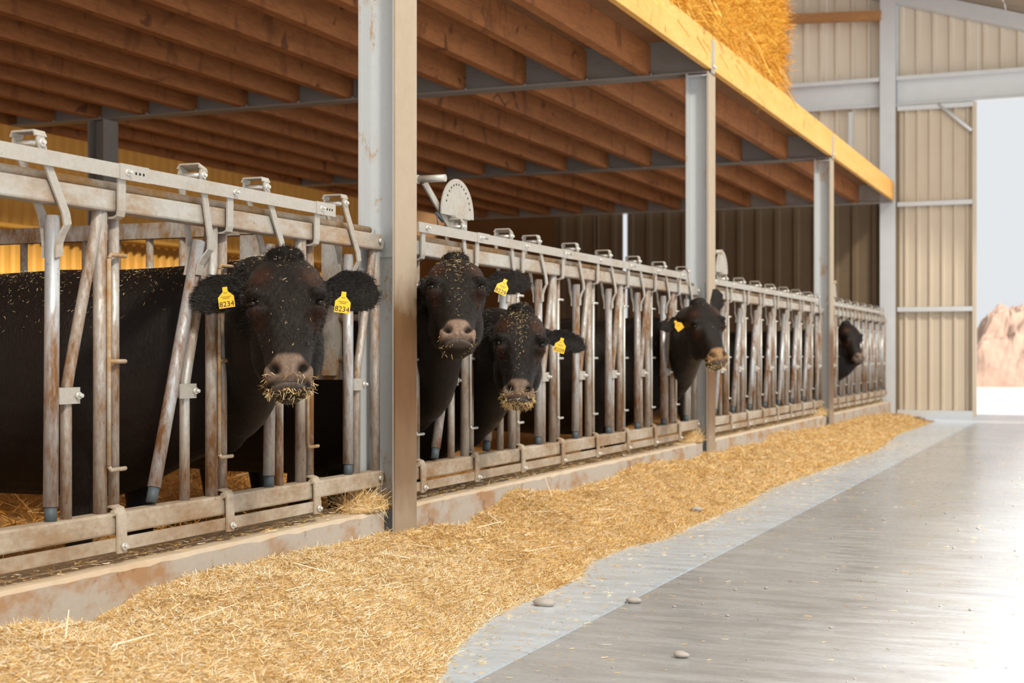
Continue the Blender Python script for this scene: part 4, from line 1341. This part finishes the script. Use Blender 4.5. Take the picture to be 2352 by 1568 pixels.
# little wads of straw caught behind each post
for yc, lab in zip(POSTS[1:], ('straw wad caught on the kerb against the large post', 'straw wad caught on the kerb against the middle post', 'straw wad caught on the kerb against the slim post')):
    root = empty('straw_wad', (-2.70, yc - 0.16, KERB_TOP)); tag(root, lab, 'straw')
    mb = MB()
    vv, ff = ellipsoid((0, 0.0, 0.0), (0.085, 0.13, 0.055), 18, 12)
    vv = [v + Vector((mnoise.noise(v * 14), mnoise.noise(v * 14 + Vector((3, 0, 0))), 0)) * 0.02 for v in vv]
    mb.add([v if v.z > 0 else Vector((v.x, v.y, 0.001)) for v in vv], ff, True)
    core = mb.build('wad_core', M['pile'], root)
    n = 700
    pp, nn = mesh_samples(core.data, n, lambda c, k: (c[:, 2] > 0.004).astype(float) + 1e-6)
    dd = nn * 0.4 + RNG.normal(size=pp.shape) * 0.6
    strands(pp, dd, RNG.uniform(0.02, 0.075, n), RNG.uniform(0.0007, 0.0015, n), 'wad_stalks', M['straw'], root, straw_colors(n, 0.5), 0.1)

# pebbles and clods dropped on the floor
n = 260
vs, fs = [], []
for i in range(n):
    px, py = RNG.uniform(-1.95, 0.9), RNG.uniform(2.6, 11)
    r = 0.0025 + 0.0045 * RNG.uniform() ** 2
    v, f = ellipsoid((px, py, r * 0.6), (r * RNG.uniform(0.8, 1.5), r * RNG.uniform(0.8, 1.5), r * 0.8), 7, 5)
    b = len(vs); vs += v; fs += [tuple(b + q for q in ff) for ff in f]
mb = MB().add(vs, fs, True)
tag(mb.build('floor_crumbs', M['stone']), 'tiny crumbs of stone and dung dotted over the floor', 'crumbs', kind='stuff')
STONES = [(1252, 1392, 0.030, 'flat grey stone at the edge of the near straw heap'), (1456, 1384, 0.022, 'small grey stone on the pale floor strip beside the heap'), (1566, 1510, 0.019, 'pale pebble alone on the darker floor slab'), (1600, 1188, 0.024, 'grey stone half in the straw farther along the heap')]
for u, y, r, lab in STONES:
    fx, fy = floor_at(u, y)
    vv, ff = ellipsoid((0, 0, 0), (r * 1.3, r, r * 0.55), 14, 10)
    vv = [v * (1 + 0.25 * mnoise.noise(v * 40 + Vector((u, 0, 0)))) + Vector((0, 0, r * 0.45)) for v in vv]
    o = MB().add(vv, ff, True).build('stone', M['stone'], None, (fx, fy, max(0.0, pile_height(fx, fy))))
    tag(o, lab, 'stone', 'loose stones on the floor')

# ------------------------------------------------------------------ bedding inside the pens
vs, fs = [], []
gx, gy = 70, 150
for i in range(gx + 1):
    for j in range(gy + 1):
        x = -10.5 + (10.5 - 2.87) * i / gx
        y = -1.5 + 20.8 * j / gy
        vs.append((x, y, 0.045 + 0.05 * mnoise.noise(Vector((x * 1.3, y * 1.3, 0))) + 0.025 * mnoise.noise(Vector((x * 4, y * 4, 5)))))
for i in range(gx):
    for j in range(gy):
        a = i * (gy + 1) + j
        fs.append((a, a + gy + 1, a + gy + 2, a + 1))
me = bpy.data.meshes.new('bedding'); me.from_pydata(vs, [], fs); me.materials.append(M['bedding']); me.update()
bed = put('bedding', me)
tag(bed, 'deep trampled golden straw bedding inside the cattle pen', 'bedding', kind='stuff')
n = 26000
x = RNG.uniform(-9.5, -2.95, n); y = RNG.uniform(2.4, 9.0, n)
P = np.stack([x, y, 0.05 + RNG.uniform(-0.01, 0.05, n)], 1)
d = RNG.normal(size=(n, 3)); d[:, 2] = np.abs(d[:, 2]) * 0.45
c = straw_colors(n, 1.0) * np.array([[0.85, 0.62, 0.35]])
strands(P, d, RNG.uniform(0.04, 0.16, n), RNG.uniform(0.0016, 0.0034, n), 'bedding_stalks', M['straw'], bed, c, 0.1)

# ------------------------------------------------------------------ straw bales on the loft
def bale(y0, y1, label):
    x0, x1, z0, z1 = -3.85, -2.70, 3.13, 4.35
    root = empty('straw_bale', ((x0 + x1) / 2, (y0 + y1) / 2, z0)); tag(root, label, 'straw bale', 'straw bales on the loft')
    bm = bmesh.new()
    bmesh.ops.create_cube(bm, size=1.0)
    bmesh.ops.subdivide_edges(bm, edges=bm.edges[:], cuts=15, use_grid_fill=True)
    Lx, Ly, Lz = x1 - x0, y1 - y0, z1 - z0
    for v in bm.verts:
        p = v.co
        rr = max(0.0, max(abs(p.x), 0) * 2) * max(0.0, abs(p.z) * 2)
        q = Vector((p.x * Lx, p.y * Ly, (p.z + 0.5) * Lz))
        k = Vector((q.x * 4, q.y * 4, q.z * 4))
        bulge = 0.035 * (1 - (2 * p.z) ** 2)
        q.x += math.copysign(bulge, p.x) * (abs(p.x) > 0.45) + 0.035 * mnoise.noise(k) * (abs(p.x) > 0.45)
        q.y += 0.05 * mnoise.noise(k + Vector((7, 0, 0))) * (abs(p.y) > 0.45)
        if q.z < 0.02: q.z = 0.0
        v.co = q
    me = bpy.data.meshes.new('bale_core'); bm.to_mesh(me); bm.free()
    me.materials.append(M['bale'])
    core = put('bale_core', me, root)
    n = 16000
    def w(c, nn):
        return (nn[:, 0] > 0.3) * 2.0 + (nn[:, 1] > 0.3) * 1.2 + (nn[:, 1] < -0.3) * 0.6 + (nn[:, 2] > 0.5) * 0.2
    p, nn = mesh_samples(me, n, w)
    p = p + RNG.normal(size=p.shape) * np.array([0.004, 0.04, 0.04])
    p[:, 2] = np.clip(p[:, 2], 0.01, None)
    t = RNG.normal(size=p.shape)
    d = t * 0.9 + nn * 0.35 + np.array([0, 0, -0.12])
    colr = straw_colors(n, 0.5) * np.array([[0.86, 0.60, 0.13]])
    strands(p, d, RNG.uniform(0.04, 0.16, n), RNG.uniform(0.0018, 0.0038, n), 'bale_stalks', M['straw'], root, colr, 0.12)
    # stalks hanging over the board edge
    n = 150
    p = np.stack([np.full(n, Lx / 2 + 0.05), RNG.uniform(-Ly / 2, Ly / 2, n), RNG.uniform(0.02, 0.35, n)], 1)
    d = np.stack([RNG.uniform(0.25, 0.8, n), RNG.normal(0, 0.35, n), -np.ones(n)], 1)
    strands(p, d, RNG.uniform(0.08, 0.30, n), RNG.uniform(0.0025, 0.0045, n), 'hanging_stalks', M['straw'], root, straw_colors(n, 0.3) * np.array([[0.95, 0.74, 0.30]]), 0.06)
    for q in (-0.3, 0.0, 0.3):
        MB().tube([(Lx / 2 + 0.02, -Ly / 2, Lz * (0.5 + q)), (Lx / 2 + 0.055, 0, Lz * (0.5 + q)), (Lx / 2 + 0.02, Ly / 2, Lz * (0.5 + q))], 0.004, 6).build('twine', M['twine'], root)
    return root
bale(10.35, 12.75, 'golden straw bale at the loft edge with a ragged drooping end')
bale(7.75, 10.18, 'golden straw bale on the loft, cut off by the top of the picture')

# ------------------------------------------------------------------ heap in the yard
vs, fs = [], []
nx, ny = 150, 60
for i in range(nx + 1):
    for j in range(ny + 1):
        X = -0.5 + 1.0 * i / nx; Y = -0.5 + 1.0 * j / ny
        ex = min(1, (0.5 - abs(X)) * 40); ey = min(1, (0.5 - abs(Y)) * 5)
        h = 2.1 * max(0, ex) ** 0.35 * max(0, ey) ** 0.6
        p = Vector((X * 16, Y * 8, 0))
        h *= 1 + 0.22 * mnoise.noise(p * 0.7) + 0.20 * mnoise.noise(p * 2.1) + 0.14 * mnoise.noise(p * 5)
        vs.append((p.x + 0.2 * mnoise.noise(p * 1.3), p.y, max(0, h)))
for i in range(nx):
    for j in range(ny):
        a = i * (ny + 1) + j
        fs.append((a, a + ny + 1, a + ny + 2, a + 1))
hp_ = MB().add(vs, fs, False).build('woodchip_heap', M['heap'])
tag(hp_, 'low pinkish brown heap out in the bright yard beyond the doorway', 'heap')
hx, hy = floor_at(2236, 886)
hp_.location = (hx + 7.9, hy + 3.6, -0.03)
